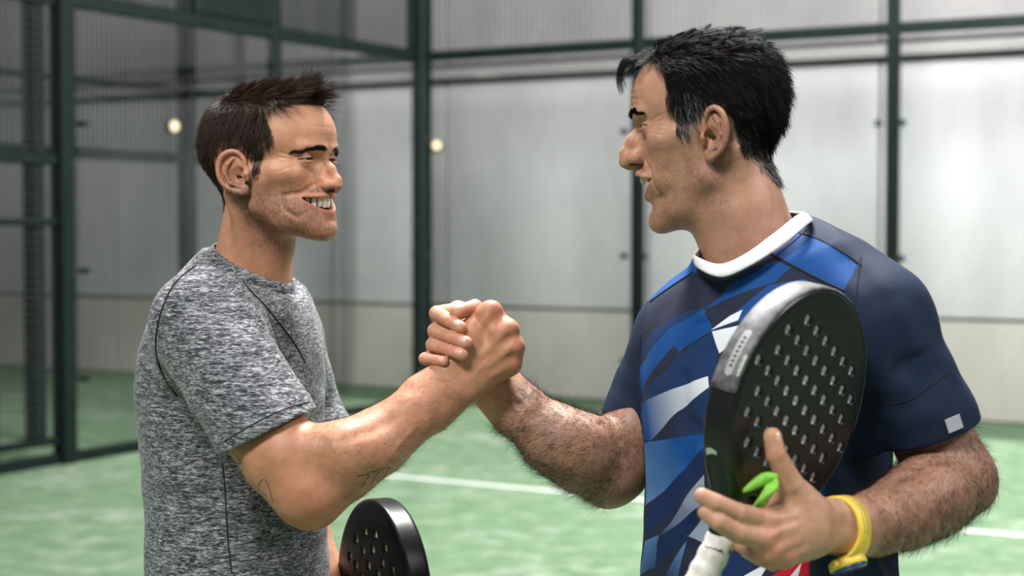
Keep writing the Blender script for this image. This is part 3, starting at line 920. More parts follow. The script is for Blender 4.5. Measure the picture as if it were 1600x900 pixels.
hpolyA = [(130, 98), (67, 96), (40, 93), (50, 74), (56, 60), (52, 50), (42, 46), (38, 24), (35, 0), (22, -2), (17, 30), (2, 46), (-26, 46), (-42, 26), (-46, 0), (-47, -18), (-58, -40), (-130, -44), (-130, 170), (130, 170)]
rngA = np.random.RandomState(7)
colA = face_colors(VA, NA, HA, SKIN_A, 0.62, hpolyA, rngA, (0.014, 0.009, 0.007))
headA = (frA.w(VA), QA, colA)
personA = empty('person', (frA.o[0] - 0.02, frA.o[1], 0.0), 'dark-haired man in marled grey t-shirt smiling and clasping hands', 'person')

for s in (-1, 1): eye(personA, frA, HA, s, (1, -0.05 * s - 0.1, 0.02), m_eye)
teeth_mesh(HA, frA, 'teeth', personA, m_teeth)

def brow_hair(name, parent, fr, S, pts, rng, n, col, mtl, ln=9, th=4.0, surf=None):
    """an eyebrow: short hairs rooted along an arch on the brow, one mesh for each brow"""
    V, N = surf
    for s in (-1, 1):
        pp = np.array([(a, s * b, c) for a, b, c in pts]) * mm
        t = rng.rand(n) ** 0.9; i = np.clip((t * (len(pp) - 1)).astype(int), 0, len(pp) - 2); f = t * (len(pp) - 1) - i
        q = pp[i] * (1 - f[:, None]) + pp[i + 1] * f[:, None]
        wdt = th * (1 - 0.75 * t ** 1.5)
        q[:, 2] += rng.uniform(-1, 1, n) * wdt * mm * 0.5
        # drop to the skin
        q[:, 0] = 0.125
        root = q.astype(np.float32)
        for _ in range(30): root[:, 0] -= S.eval(root[None])[0] * 0.8
        root = root.astype(float)
        sel = np.nonzero((V[:, 0] > 0.05) & (V[:, 1] * s > -0.004) & (np.abs(V[:, 2] - pp[:, 2].mean()) < 0.02))[0]
        nn = N[sel[((root[:, None] - V[sel][None]) ** 2).sum(-1).argmin(1)]].astype(float)
        dr = (pp[i + 1] - pp[i]); dr /= np.linalg.norm(dr, axis=1)[:, None]
        dr[:, 2] += np.where(t < 0.3, 0.25, -0.05) * (1 - t)
        L = (ln * (0.6 + 0.5 * rng.rand(n)) * mm)
        dr = dr - nn * (dr * nn).sum(1)[:, None]
        st = comb(root, nn, dr, L, np.full(n, 0.30), -0.18 * nn, 4, rng, 0.14)
        W_, Q = strands(root, fr.w(st), 0.00034, 0.0001)
        link(name, fast_mesh(name, W_, [Q], cols=np.tile(col, (len(W_), 1))), mtl, parent)
brow_hair('eyebrow', personA, frA, SA, [(100, 9, 36.5), (97, 22, 38), (90, 36, 37), (80, 49, 32.5)], rngA, 2600, (0.018, 0.011, 0.009), m_hair_a, surf=(VA, NA), th=5.2)

# hair: short at the sides, longer on top, brushed up into a quiff over the forehead
def pick_roots(V, N, Q, mask, n, rng):
    ok = mask[Q].all(1); q = Q[ok][rng.randint(0, ok.sum(), n)]
    w = rng.dirichlet((1, 1, 1, 1), n).astype(np.float32)
    p = (V[q] * w[..., None]).sum(1); nn = (N[q] * w[..., None]).sum(1)
    return p.astype(float), (nn / np.linalg.norm(nn, axis=1)[:, None]).astype(float)
def clump(pts, nc, rng, amt):
    """pull the outer part of each strand towards its clump's leading strand"""
    n = len(pts); lead = rng.choice(n, nc, replace=False)
    own = np.empty(n, int)
    for ch in np.array_split(np.arange(n), max(1, n // 2000)):
        own[ch] = lead[((pts[ch][:, None, 0] - pts[lead][None, :, 0]) ** 2).sum(-1).argmin(1)]
    t = np.linspace(0, 1, pts.shape[1])[None, :, None] ** 1.3
    return pts + (pts[own] - pts) * t * amt[:, None, None]
x, y, z = (VA / mm).T
maskA = inpoly(x, z, hpolyA) & (z > -48) & ~near_ear(VA, HA)
def tang(d, n): 
    d = d - n * (d * n).sum(1)[:, None]
    return d / (np.linalg.norm(d, axis=1)[:, None] + 1e-6)
nA = 20000
rp, rn = pick_roots(VA, NA, QA, maskA, nA, rngA)
X, Y, Z = (rp / mm).T
top = sstep(88, 118, Z) * sstep(-75, -25, X); front = sstep(35, 78, X) * sstep(78, 100, Z)
side = 1 - np.maximum(top, front)
tmp = np.exp(-((X - 50) / 14) ** 2 - ((Z - 70) / 22) ** 2)
d = side[:, None] * np.array((-0.25, 0, -1.0)) + top[:, None] * np.array((0.95, 0, 0.25)) + front[:, None] * np.array((0.15, 0, 1.2)) + tmp[:, None] * np.array((0.5, 0, -0.5))
d[:, 1] += 0.15 * np.sign(Y) * side
d = tang(d + 1e-6, rn)
L = (11 + 15 * sstep(0, 80, Z)) * side + (24 + 16 * sstep(-20, 60, X)) * top * (1 - front) + 56 * front * (0.75 + 0.25 * sstep(96, 112, Z))
L *= 0.7 + 0.5 * rngA.rand(nA)
lift = (0.30 + 0.25 * sstep(85, 110, Z)) * side + (0.45 + 0.5 * sstep(-20, 60, X)) * top * (1 - front) + 0.55 * front
curl = side[:, None] * np.array((0, 0, -0.5)) - 0.25 * rn * side[:, None] + (top * (1 - front))[:, None] * np.array((0.3, 0, -0.05)) + front[:, None] * np.array((0.8, 0, -0.12))
st = comb(rp, rn, d, L * mm, lift, curl, 7, rngA, 0.13)
st = clump(st, 700, rngA, 0.25 + 0.30 * np.maximum(top, front))
W_, Q = strands(rp, frA.w(st), 0.00030, 0.00009)
tone = np.repeat(0.55 + 0.9 * rngA.rand(nA), 21)[:, None]
hcol = np.array((0.036, 0.019, 0.012)) * tone
link('hair', fast_mesh('hair', W_, [Q], cols=hcol), m_hair_a, personA)
# ---------------------------------------------------------------- man in the blue jersey: head
YAW_B = math.radians(11); PIT_B = math.radians(-7)
frB = Frame(P(1120, 213, 2.13), (-math.cos(YAW_B) * math.cos(PIT_B), math.sin(YAW_B), math.sin(PIT_B)), (math.sin(PIT_B) * 1.0, 0.0, 1.0))
HB = dict(occ=-19, strap=(18, 14), cran_c=(2, 0, 54), cran_r=(91, 76, 77), chin=(85, 0, -100), jaw_z=-50, cheek=(75, 38, -14), mouth=(104, -46), jaw_y=52, mid_w=57,
          brow_z=41, brow_x=106, eye_z=24, eye_x=80, fore_z=58, fore_x=55,
          nose=((98, 0, 26, 7.5), (108, 0, 8, 8), (118, 0, -7, 8), (120, 0, -17, 9)), wing=(104, 14, -14),
          lip_up=(105, 0, -36), lip_lo=(95, 0, -66), open=(32, -38, -61), corner_z=-44, corner_x=68, ll1=2,
          slit=(2.8, -2.2, -0.8), ear_c=(-2, 79, 0), ear_h=66, ear_w=40, ear_out=26, ear_lean=12, teeth_x=102, teeth_z=-38,
          brow=[(100, 10, 37), (97, 24, 43), (90, 36, 45), (80, 48, 40)], lines=(52, 60, 68, 77), line_d=1.3, adam=(30, 0, -130), fold=3.6, crow=1.5)
neckB = [P(1130, 245, 2.14), P(1152, 330, 2.13), P(1188, 425, 2.135)]
SB = build_head(frB, HB, neckB, (0.056, 0.060, 0.064))
VB, QB = SB.mesh((-0.135, -0.11, -0.23), (0.15, 0.11, 0.155), 0.0013)
VB = relax(VB, QB, 1, 0.4)
NB = vnormals(VB, QB)
hpolyB = [frB.px(1012, 96, 20)] + [frB.px(a, b, 60) for a, b in ((1032, 110), (1038, 140), (1040, 160))] + [frB.px(a, b, 74) for a, b in ((1052, 185), (1056, 212), (1072, 214), (1090, 180), (1108, 166), (1130, 166), (1142, 190), (1148, 225), (1165, 240), (1185, 262))] + [frB.px(1220, 285, 20)] + [(-140, -40), (-140, 180), (140, 180), (125, 100)]
hpolyB = [tuple(q) for q in hpolyB]
rngB = np.random.RandomState(11)
colB = face_colors(VB, NB, HB, SKIN_B, 0.42, hpolyB, rngB, (0.012, 0.010, 0.010))
headB = (frB.w(VB), QB, colB)
personB = empty('person', (frB.o[0] + 0.08, frB.o[1], 0.0), 'black-haired laughing man in blue and navy patterned jersey holding a racket', 'person')
for s in (-1, 1): eye(personB, frB, HB, s, (1, 0.12, -0.02), m_eye)
teeth_mesh(HB, frB, 'teeth', personB, m_teeth_b)
brow_hair('eyebrow', personB, frB, SB, [(100, 10, 37), (97, 24, 43), (90, 36, 45), (80, 48, 40)], rngB, 1500, (0.012, 0.010, 0.010), m_hair_b, surf=(VB, NB), th=5.5)
x, y, z = (VB / mm).T
maskB = inpoly(x, z, hpolyB) & ~near_ear(VB, HB)
nB = 22000
rp, rn = pick_roots(VB, NB, QB, maskB, nB, rngB)
X, Y, Z = (rp / mm).T
top = sstep(85, 112, Z) * sstep(-85, -40, X); front = sstep(45, 85, X) * sstep(75, 98, Z)
side = 1 - np.maximum(top, front)
burn = sstep(12, 30, X) * sstep(75, 55, Z)
d = side[:, None] * np.array((-0.75, 0, -1.0)) + (top * (1 - front))[:, None] * np.array((-0.75, 0, 0.35)) + front[:, None] * np.array((0.9, 0, 0.35)) + burn[:, None] * np.array((0.5, 0, -0.4))
d[:, 1] += 0.15 * np.sign(Y) * side + 0.35 * np.sin(X / 9) * top
d = tang(d + 1e-6, rn)
L = (13 + 17 * sstep(-10, 70, Z) + 14 * sstep(-50, -80, X) * sstep(50, 10, Z)) * side + 30 * top * (1 - front) + 42 * front
L *= 0.7 + 0.55 * rngB.rand(nB)
lift = (0.30 + 0.2 * sstep(60, 100, Z)) * side + 0.5 * top * (1 - front) + 0.8 * front
curl = side[:, None] * np.array((-0.1, 0, -0.6)) + (top * (1 - front))[:, None] * np.array((-0.9, 0, -0.45)) + front[:, None] * np.array((0.5, 0, -1.2))
st = comb(rp, rn, d, L * mm, lift, curl, 8, rngB, 0.18)
st = clump(st, 600, rngB, 0.3 + 0.45 * np.maximum(top, front))
W_, Q = strands(rp, frB.w(st), 0.00032, 0.00010)
grey = np.clip(np.maximum(np.exp(-((X - 26) / 20) ** 2 - ((Z - 24) / 26) ** 2) * 1.1, np.exp(-((X + 62) / 26) ** 2 - ((Z + 44) / 15) ** 2) * 1.6), 0, 1) * 0.62
isg = rngB.rand(nB) < grey
tone = (0.5 + 1.0 * rngB.rand(nB))[:, None]
hc = np.where(isg[:, None], np.array((0.27, 0.26, 0.26)), np.array((0.009, 0.0075, 0.0075))) * tone
# the loose fringe that falls over the forehead
nf = 420
t0 = rngB.rand(nf); yy = rngB.normal(0, 14, nf) + 8
root = np.stack((88 - 0.006 * yy ** 2 + 4 * rngB.rand(nf), yy, 100 + 6 * rngB.rand(nf)), 1)
ctl = [np.array(q, float) for q in ((0, 0, 0), (8, 0, 12), (19, 0, 9), (27, 0, -6), (29, 0, -22), (24, 0, -38))]
k = 0.35 + 0.65 * t0 ** 1.5
tt = np.linspace(0, 1, 8)[None, :] * k[:, None] * 5; i = np.minimum(tt.astype(int), 4); f = (tt - i)[..., None]
cc = np.array(ctl); fr_ = root[:, None] + (cc[i] * (1 - f) + cc[i + 1] * f) * (0.75 + 0.3 * rngB.rand(nf))[:, None, None]
fr_[:, :, 1] += np.linspace(0, 1, 8)[None] * rngB.normal(0, 5, nf)[:, None]
for _ in range(2): fr_[:, 1:-1] = (fr_[:, :-2] + 2 * fr_[:, 1:-1] + fr_[:, 2:]) / 4
W2, Q2 = strands(None, frB.w(fr_ * mm), 0.00022, 0.00008)
Q = np.concatenate((Q, Q2 + len(W_))); W_ = np.concatenate((W_, W2)); hc = np.concatenate((hc, np.tile((0.010, 0.008, 0.008), (nf, 1))))
link('hair', fast_mesh('hair', W_, [Q], cols=np.repeat(hc, 24, 0)), m_hair_b, personB)
# ---------------------------------------------------------------- arms and hands
from mathutils.bvhtree import BVHTree
def bounds(pts, pad):
    a = np.array(pts); return a.min(0) - pad, a.max(0) + pad
def raycaster(V, Q):
    t = BVHTree.FromPolygons([tuple(map(float, v)) for v in V], [tuple(map(int, q)) for q in Q])
    def hit(x, y):
        d = P(x, y, 1.0) - CAM; d /= np.linalg.norm(d)
        loc, nrm, i, dist = t.ray_cast(Vector(CAM), Vector(d))
        return (None, None) if loc is None else (np.array(loc), np.array(nrm))
    hit.tree = t
    return hit
def PP(rows): return [P(*r) for r in rows]
TOCAM = lambda p: (CAM - p) / np.linalg.norm(CAM - p)

NAILS = {'A': [], 'B': []}
def finger(S, rows, radii, k=0.0035, knuckle=True, nail=None, who='A', nw=10.0, nl=11.0):
    """a finger as a chain through its joints (pixel x, y, depth); nail: the direction its back faces"""
    p = PP(rows); r = np.array(radii) * mm
    for i in range(len(p) - 1): S.cone(p[i], p[i + 1], r[i], r[i + 1], k if i == 0 else 0.0006)
    for i in range(1, len(p) - 1): S.ball(p[i], r[i] * 1.02, 0.0006)
    if nail is not None:
        d = p[-1] - p[-2]; d /= np.linalg.norm(d)
        n = np.asarray(nail, float); n = n - d * (n @ d); n /= np.linalg.norm(n)
        NAILS[who].append((p[-1] - d * r[-1] * 0.15, d, n, r[-1], nw * mm, nl * mm))
    return p

# ---- man in grey: right arm reaching across, back of the hand to the camera
ArA = Sculpt()
shA = P(318, 505, 2.24)
armA = [shA, P(385, 628, 2.175), P(440, 718, 2.135), P(478, 768, 2.125)]
ArA.chain(armA, (0.060, 0.0555, 0.050, 0.044), 0.02)
ArA.ell(P(418, 672, 2.155), (0.042, 0.044, 0.052), 0.016, None)                       # biceps and triceps
ArA.ell(P(456, 706, 2.13), (0.042, 0.042, 0.044), 0.016)
ArA.ball(P(488, 795, 2.13), 0.020, 0.02)                                            # elbow
foreA = [P(488, 762, 2.125), P(535, 724, 2.13), P(590, 690, 2.14), P(645, 648, 2.155), P(690, 612, 2.17)]
ArA.chain(foreA, (0.046, 0.0485, 0.043, 0.0355, 0.030), 0.02)
ArA.ell(P(540, 702, 2.115), (0.062, 0.040, 0.034), 0.02, None)                      # the muscle below the elbow
for o in (-1, 1):                                                                   # flat wrist: two bones side by side
    ArA.cone(P(668 - 12 * o, 630 - 16 * o, 2.165), P(715 - 9 * o, 594 - 14 * o, 2.178), 0.024, 0.0205, 0.012)
mcA = [(768, 486, 2.178), (794, 515, 2.168), (803, 541, 2.168), (800, 568, 2.174)]
baA = [(712, 576, 2.182), (722, 586, 2.176), (730, 596, 2.176), (738, 604, 2.18)]
for i in range(4):
    ArA.cone(P(*baA[i]), P(*mcA[i]), 0.0165, (0.0125, 0.0120, 0.0115, 0.0110)[i], 0.012)
    ArA.cone(P(baA[i][0], baA[i][1], baA[i][2] + 0.014), P(mcA[i][0] - 6, mcA[i][1] + 3, mcA[i][2] + 0.012), 0.014, 0.010, 0.012)
    ArA.ball(P(mcA[i][0], mcA[i][1], mcA[i][2] - 0.001), (0.0124, 0.0118, 0.0110, 0.0102)[i], 0.006)
    x0, y0, d0 = mcA[i]
    finger(ArA, [(x0, y0, d0), (x0 - 2, y0 + 8, d0 + 0.042), (x0 - 32, y0 + 18, d0 + 0.082), (x0 - 58, y0 + 24, d0 + 0.084)], ((10.5, 9.8, 8.8, 8.0), (10.5, 9.8, 8.8, 8.0), (10, 9.2, 8.4, 7.6), (9, 8.2, 7.4, 6.8))[i], 0.006)
for i in range(3):
    a, b = mcA[i], mcA[i + 1]
    ArA.cone(P(a[0] - 3, a[1] + 3, a[2] + 0.010), P(b[0] - 3, b[1] + 1, b[2] + 0.010), 0.0135, 0.0135, 0.010)
    ArA.cone(P(a[0] - 12, a[1] + 8, a[2] + 0.002), P(b[0] - 12, b[1] + 4, b[2] + 0.002), 0.0125, 0.0125, 0.010)
# tendons, vein, hollows between the knuckles
for i in range(4):
    a, b = P(*baA[i]), P(*mcA[i])
    ArA.crease([a + (b - a) * 0.35 + TOCAM(a) * 0.015, a + (b - a) * 0.65 + TOCAM(a) * 0.013, b + TOCAM(a) * 0.012], -0.0016, 0.0030)
for i in range(3):
    m0 = (np.array(mcA[i]) + np.array(mcA[i + 1])) / 2
    ArA.bump(P(m0[0] - 4, m0[1] + 1, m0[2] - 0.012), -0.0026, 0.0055)
ArA.crease([P(735, 600, 2.15), P(752, 575, 2.15), P(775, 548, 2.15)], -0.0009, 0.0018)
ArA.crease([P(560, 745, 2.1), P(620, 700, 2.1), P(670, 655, 2.12)], -0.0010, 0.0025)
ArA.crease([P(520, 700, 2.08), P(580, 672, 2.09), P(640, 640, 2.12)], 0.0022, 0.006)
ArA.crease([P(487, 660, 2.07), P(500, 690, 2.07), P(498, 730, 2.07)], 0.0022, 0.007)
# thumb, hooked up over the other man's hand
finger(ArA, [(704, 574, 2.172), (728, 524, 2.168), (746, 497, 2.182), (742, 478, 2.21)], (17, 13, 10.5, 9.5), 0.012)
ArA.ell(P(733, 540, 2.18), (0.026, 0.022, 0.030), 0.012)

# ---- man in blue: right arm from behind, fingers closing over the other hand
ArB = Sculpt()
shB = P(1068, 528, 2.28)
ArB.chain([shB, P(1005, 640, 2.27), P(962, 728, 2.245)], (0.050, 0.0445, 0.046), 0.02)
ArB.ball(P(948, 762, 2.25), 0.026, 0.02)
foreB = [P(952, 728, 2.245), P(915, 712, 2.235), P(865, 684, 2.23), P(822, 650, 2.235), P(788, 616, 2.245)]
ArB.chain(foreB, (0.049, 0.052, 0.047, 0.036, 0.0275), 0.02)
ArB.ell(P(905, 700, 2.215), (0.055, 0.040, 0.042), 0.02)
for o in (-1, 1): ArB.cone(P(806 + 12 * o, 640 - 10 * o, 2.24), P(775 + 12 * o, 606 - 12 * o, 2.25), 0.024, 0.021, 0.012)
mcB = [(716, 486, 2.262), (704, 512, 2.268), (697, 538, 2.266), (690, 560, 2.258)]
baB = [(762, 578, 2.255), (758, 588, 2.262), (756, 598, 2.262), (758, 608, 2.258)]
for i in range(4):
    ArB.cone(P(*baB[i]), P(*mcB[i]), 0.0165, 0.0125, 0.012)
    ArB.ball(P(*mcB[i]), 0.0125, 0.006)
fB = [((683, 490, 2.208), (704, 502, 2.166), (719, 511.5, 2.152), (10.8, 10.6, 9.0, 8.4)),
      ((680, 517, 2.202), (708, 528, 2.157), (728, 535.5, 2.146), (10.6, 10.4, 9.0, 8.6)),
      ((676.5, 539, 2.200), (704, 548, 2.157), (722, 554, 2.146), (10.2, 9.8, 8.6, 8.3)),
      ((664, 560.5, 2.196), (682, 563.5, 2.164), (694, 564.5, 2.154), (8.6, 8.4, 7.3, 6.9))]
for i, (a, b, c, r) in enumerate(fB):
    n = TOCAM(P(*c)) + np.array((0.35, 0, 0.15))
    finger(ArB, [mcB[i], a, b, c], (12.0, r[1], r[2], r[3]), 0.006, nail=n, who='B', nw=(11.6, 12.2, 11.6, 9.4)[i], nl=(12, 12.5, 12, 9.6)[i])
    pj = P(*b)                                                       # creases over the end joint
    for e in (-2, 2): ArB.crease([P(b[0] + e, b[1] - 5, b[2] - 0.009), P(b[0] + e - 1, b[1], b[2] - 0.010), P(b[0] + e - 2, b[1] + 5, b[2] - 0.009)], 0.0005, 0.0009)
ArB.ell(P(738, 548, 2.252), (0.034, 0.016, 0.042), 0.014)            # palm
finger(ArB, [(764, 560, 2.25), (768, 506, 2.232), (742, 481, 2.192), (714, 488, 2.166)], (16, 12.5, 11.2, 9.6), 0.010, nail=np.array((-0.15, -0.72, 0.65)), who='B', nw=12.5, nl=12)
ArB.crease([P(800, 606, 2.2), P(830, 640, 2.2), P(860, 655, 2.2)], -0.0012, 0.0028)
ArB.crease([P(790, 618, 2.2), P(815, 650, 2.2), P(842, 680, 2.2)], -0.0012, 0.0028)
ArB.crease([P(936, 650, 2.2), P(950, 675, 2.2), P(962, 708, 2.2)], 0.004, 0.005)

# ---- man in blue: left arm bent, hand over the racket's throat
AlB = Sculpt()
slB = P(1368, 500, 2.03)
AlB.chain([slB, P(1420, 610, 2.03), P(1464, 700, 2.035), P(1490, 742, 2.035)], (0.054, 0.053, 0.048, 0.045), 0.02)
AlB.ball(P(1522, 765, 2.045), 0.024, 0.02)
foreL = [P(1494, 748, 2.03), P(1455, 778, 1.985), P(1410, 800, 1.935), P(1365, 818, 1.885), P(1322, 826, 1.845)]
AlB.chain(foreL, (0.046, 0.048, 0.044, 0.037, 0.0305), 0.02)
AlB.ell(P(1450, 768, 1.97), (0.050, 0.050, 0.036), 0.02)
for o in (-1, 1): AlB.cone(P(1340, 824 + 12 * o, 1.855), P(1292, 820 + 15 * o, 1.82), 0.0205, 0.0195, 0.012)
mcL = [(1196, 814, 1.768), (1192, 842, 1.760), (1205, 862, 1.765), (1225, 872, 1.776)]
baL = [(1272, 800, 1.802), (1272, 815, 1.797), (1272, 832, 1.797), (1274, 845, 1.803)]
for i in range(4):
    AlB.cone(P(*baL[i]), P(*mcL[i]), 0.0170, (0.0130, 0.0125, 0.0115, 0.0105)[i], 0.012)
    AlB.ball(P(mcL[i][0], mcL[i][1], mcL[i][2] - 0.001), (0.0132, 0.0125, 0.0115, 0.0105)[i], 0.005)
finger(AlB, [mcL[0], (1152, 802, 1.740), (1118, 786, 1.728), (1097, 775, 1.730)], (12.5, 11.2, 9.8, 8.6), 0.006)
finger(AlB, [mcL[1], (1152, 833, 1.738), (1122, 815, 1.726), (1102, 801, 1.730)], (12.2, 10.8, 9.4, 8.2), 0.006)
finger(AlB, [mcL[2], (1182, 866, 1.775), (1160, 852, 1.81), (1140, 842, 1.84)], (11, 10, 9, 8), 0.006)
finger(AlB, [mcL[3], (1208, 880, 1.80), (1185, 872, 1.835), (1165, 862, 1.86)], (10, 9, 8, 7), 0.006)
th = finger(AlB, [(1262, 796, 1.80), (1236, 757, 1.785), (1213, 711, 1.775), (1207, 682, 1.778)], (17, 14.0, 11.0, 9.8), 0.012, nail=np.array((0.55, -0.75, 0.1)), who='B', nw=10, nl=12)
AlB.ell(P(1236, 790, 1.797), (0.030, 0.016, 0.026), 0.012)           # web between thumb and forefinger
AlB.ell(P(1240, 832, 1.805), (0.034, 0.018, 0.030), 0.014)
for i in range(4):
    a, b = P(*baL[i]), P(*mcL[i])
    AlB.crease([a + (b - a) * 0.3 + TOCAM(a) * 0.015, a + (b - a) * 0.65 + TOCAM(a) * 0.013, b + TOCAM(a) * 0.012], -0.0012, 0.0034)
for e in (0, 5): AlB.crease([P(1203, 718 - e, 1.755), P(1212, 714 - e, 1.755), P(1222, 712 - e, 1.755)], 0.0008, 0.0009)
AlB.crease([P(1402, 742, 1.9), P(1440, 728, 1.95), P(1490, 726, 1.97)], 0.006, 0.006)
AlB.crease([P(1205, 838, 1.74), P(1235, 826, 1.75), P(1265, 815, 1.76)], -0.0010, 0.0018)

def limb(S, pts, pad, h):
    lo, hi = bounds(pts, pad)
    V, Q = S.mesh(lo, hi, h)
    V = relax(V, Q, 1, 0.35)
    return V, Q, vnormals(V, Q)
LA = limb(ArA, armA + foreA + [P(810, 470, 2.2), P(800, 600, 2.27), P(730, 470, 2.25)], 0.065, 0.0017)
LB = limb(ArB, [shB] + foreB + [P(655, 470, 2.3), P(655, 585, 2.12), P(960, 790, 2.25)], 0.062, 0.0014)
LC = limb(AlB, [slB] + foreL + [P(1085, 665, 1.73), P(1085, 890, 1.9), P(1530, 790, 2.05)], 0.06, 0.0017)

def nail_mesh(who, body, mtl):
    for c, d, n, r, w, l in NAILS[who]:
        s_ = np.cross(d, n); q = MB(); V = []; nu, nv = 9, 8
        for j in range(nv):
            v = -0.55 + 1.0 * j / (nv - 1)
            ww = w * 0.5 * (0.72, 0.92, 1.0, 1.0, 1.0, 0.97, 0.86, 0.55)[j]
            for i in range(nu):
                a = (i / (nu - 1) - 0.5) * 2
                ang = a * ww / (r * 0.98)
                rr = r + 0.0005 - 0.0010 * abs(a) ** 4 - (0.0008 if j == 0 else 0) - 0.0017 * max(0.0, v / 0.45) ** 2
                V.append(c + d * (v * l) + (n * math.cos(ang) + s_ * math.sin(ang)) * rr)
        q.add(V, [(j * nu + i, j * nu + i + 1, (j + 1) * nu + i + 1, (j + 1) * nu + i) for j in range(nv - 1) for i in range(nu - 1)])
        o = q.build('fingernail', mtl, body, True)
        o.modifiers.new('thickness', 'SOLIDIFY').thickness = 0.0006

def arm_colors(V, base, reds):
    C = np.tile(base, (len(V), 1))
    for c, r, a in reds:
        g = np.exp(-((V - c) ** 2).sum(1) / (2 * r * r)) * a
        C *= 1 - g[:, None] * np.array((0.0, 0.30, 0.28))
    return C
redsA = [(P(x, y, d), 0.010, 0.7) for x, y, d in mcA] + [(P(490, 800, 2.1), 0.03, 0.6)]
redsB = [(P(*q), 0.010, 0.45) for f in fB for q in f[:3]] + [(P(730, 482, 2.17), 0.016, 0.9)]
redsC = [(P(*q), 0.012, 0.7) for q in mcL] + [(P(1213, 711, 1.775), 0.01, 0.5), (P(1522, 765, 2.04), 0.03, 0.5)]
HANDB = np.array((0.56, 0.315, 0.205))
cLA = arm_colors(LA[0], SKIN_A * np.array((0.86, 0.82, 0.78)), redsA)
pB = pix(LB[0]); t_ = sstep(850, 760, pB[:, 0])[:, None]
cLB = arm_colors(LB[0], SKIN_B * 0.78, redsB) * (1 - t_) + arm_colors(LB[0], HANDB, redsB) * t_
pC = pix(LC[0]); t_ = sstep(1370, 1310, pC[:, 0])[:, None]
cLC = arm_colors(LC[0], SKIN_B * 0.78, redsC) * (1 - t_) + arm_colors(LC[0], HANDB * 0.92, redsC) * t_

def merge(parts):
    n = 0; Vs, Qs, Cs = [], [], []
    for V, Q, C in parts: Vs.append(V); Qs.append(Q + n); Cs.append(C); n += len(V)
    return np.concatenate(Vs), np.concatenate(Qs), np.concatenate(Cs)
# ---------------------------------------------------------------- clothes
def yawaxes(deg):
    a = math.radians(deg); return np.array((math.cos(a), -math.sin(a), 0.0)), np.array((math.sin(a), math.cos(a), 0.0))
def torso(S, secs, k=0.05):
    """stacked elliptical sections: (centre, half width, half depth, side axis, front axis)"""
    for c, hw, hd, sd, ft in secs:
        S.ell(c, (hd, hw, 0.11), k, np.stack((ft, sd, (0, 0, 1.0))))
def folds(S, amp, scale, stretch, seed, c, r):
    st = np.asarray(stretch, float)
    def fn(p): return (amp * vnoise(np.asarray(p, float) @ st, scale, seed)).astype(np.float32)
    S._op('b', fn, c, r, 0)
def sleeve_open(S, axis_a, axis_b, hem, nrm, r_arm, r_out):
    """cut the sleeve off past the hem plane and hollow it out round the arm"""
    hem = np.asarray(hem, np.float32); nrm = np.asarray(nrm, np.float32); nrm = nrm / np.linalg.norm(nrm)
    f1, c1, R1 = Sculpt._cone(hem - nrm * 0.02, axis_b, r_out, r_out)
    def beyond(p): return np.maximum(f1(p), -((p - hem) @ nrm))
    S.fn(beyond, c1, R1, 0.002, 's')
    f2, c2, R2 = Sculpt._cone(hem - nrm * 0.03, axis_b, r_arm, r_arm)
    S.fn(lambda p: np.maximum(f2(p), -((p - hem) @ nrm) - 0.022), c2, R2, 0.002, 's')
def unit(v): v = np.asarray(v, float); return v / np.linalg.norm(v)

# ---- marled grey raglan t-shirt
ftA, sdA = yawaxes(16)                            # the man faces right, chest a little to the camera
cA = lambda x, y, d=2.42: P(x, y, d)
def grey_shirt(off):
    S = Sculpt()
    torso(S, [(cA(365, 560), 0.176 + off, 0.117 + off, sdA, ftA), (cA(362, 640), 0.172 + off, 0.122 + off, sdA, ftA), (cA(366, 740), 0.162 + off, 0.122 + off, sdA, ftA),
              (cA(372, 840), 0.160 + off, 0.121 + off, sdA, ftA), (cA(378, 940), 0.164 + off, 0.121 + off, sdA, ftA), (cA(382, 1030), 0.166 + off, 0.121 + off, sdA, ftA)])
    S.ell(cA(372, 500), (0.095 + off, 0.150 + off, 0.075 + off), 0.05, np.stack((ftA, sdA, (0, 0, 1.0))))
    S.cone(P(372, 470, 2.42), P(388, 405, 2.42), 0.085 + off, 0.058 + off, 0.05)                 # towards the collar
    for q in (shA + np.array((0.01, 0.01, 0.0)), P(430, 520, 2.60)):                              # shoulders
        S.cone(P(378, 455, 2.42), q, 0.052 + off, 0.060 + off, 0.05)
    S.chain([shA, P(372, 600, 2.185), P(420, 680, 2.15), P(455, 735, 2.13)], (0.072 + off, 0.071 + off, 0.0685 + off, 0.068 + off), 0.035)
    S.chain([P(430, 520, 2.60), P(470, 640, 2.66), P(500, 700, 2.64)], (0.068 + off, 0.066 + off, 0.062 + off), 0.035)
    return S
ShA = grey_shirt(0.0)
sc = P(370, 600, 2.4)
folds(ShA, 0.0030, 14, np.diag((0.6, 0.6, 1.5)), 2, sc, 1.0)
folds(ShA, 0.0016, 34, np.array(((0.8, 0, 0.5), (0, 0.8, 0), (-0.5, 0, 1.0))), 5, sc, 1.0)
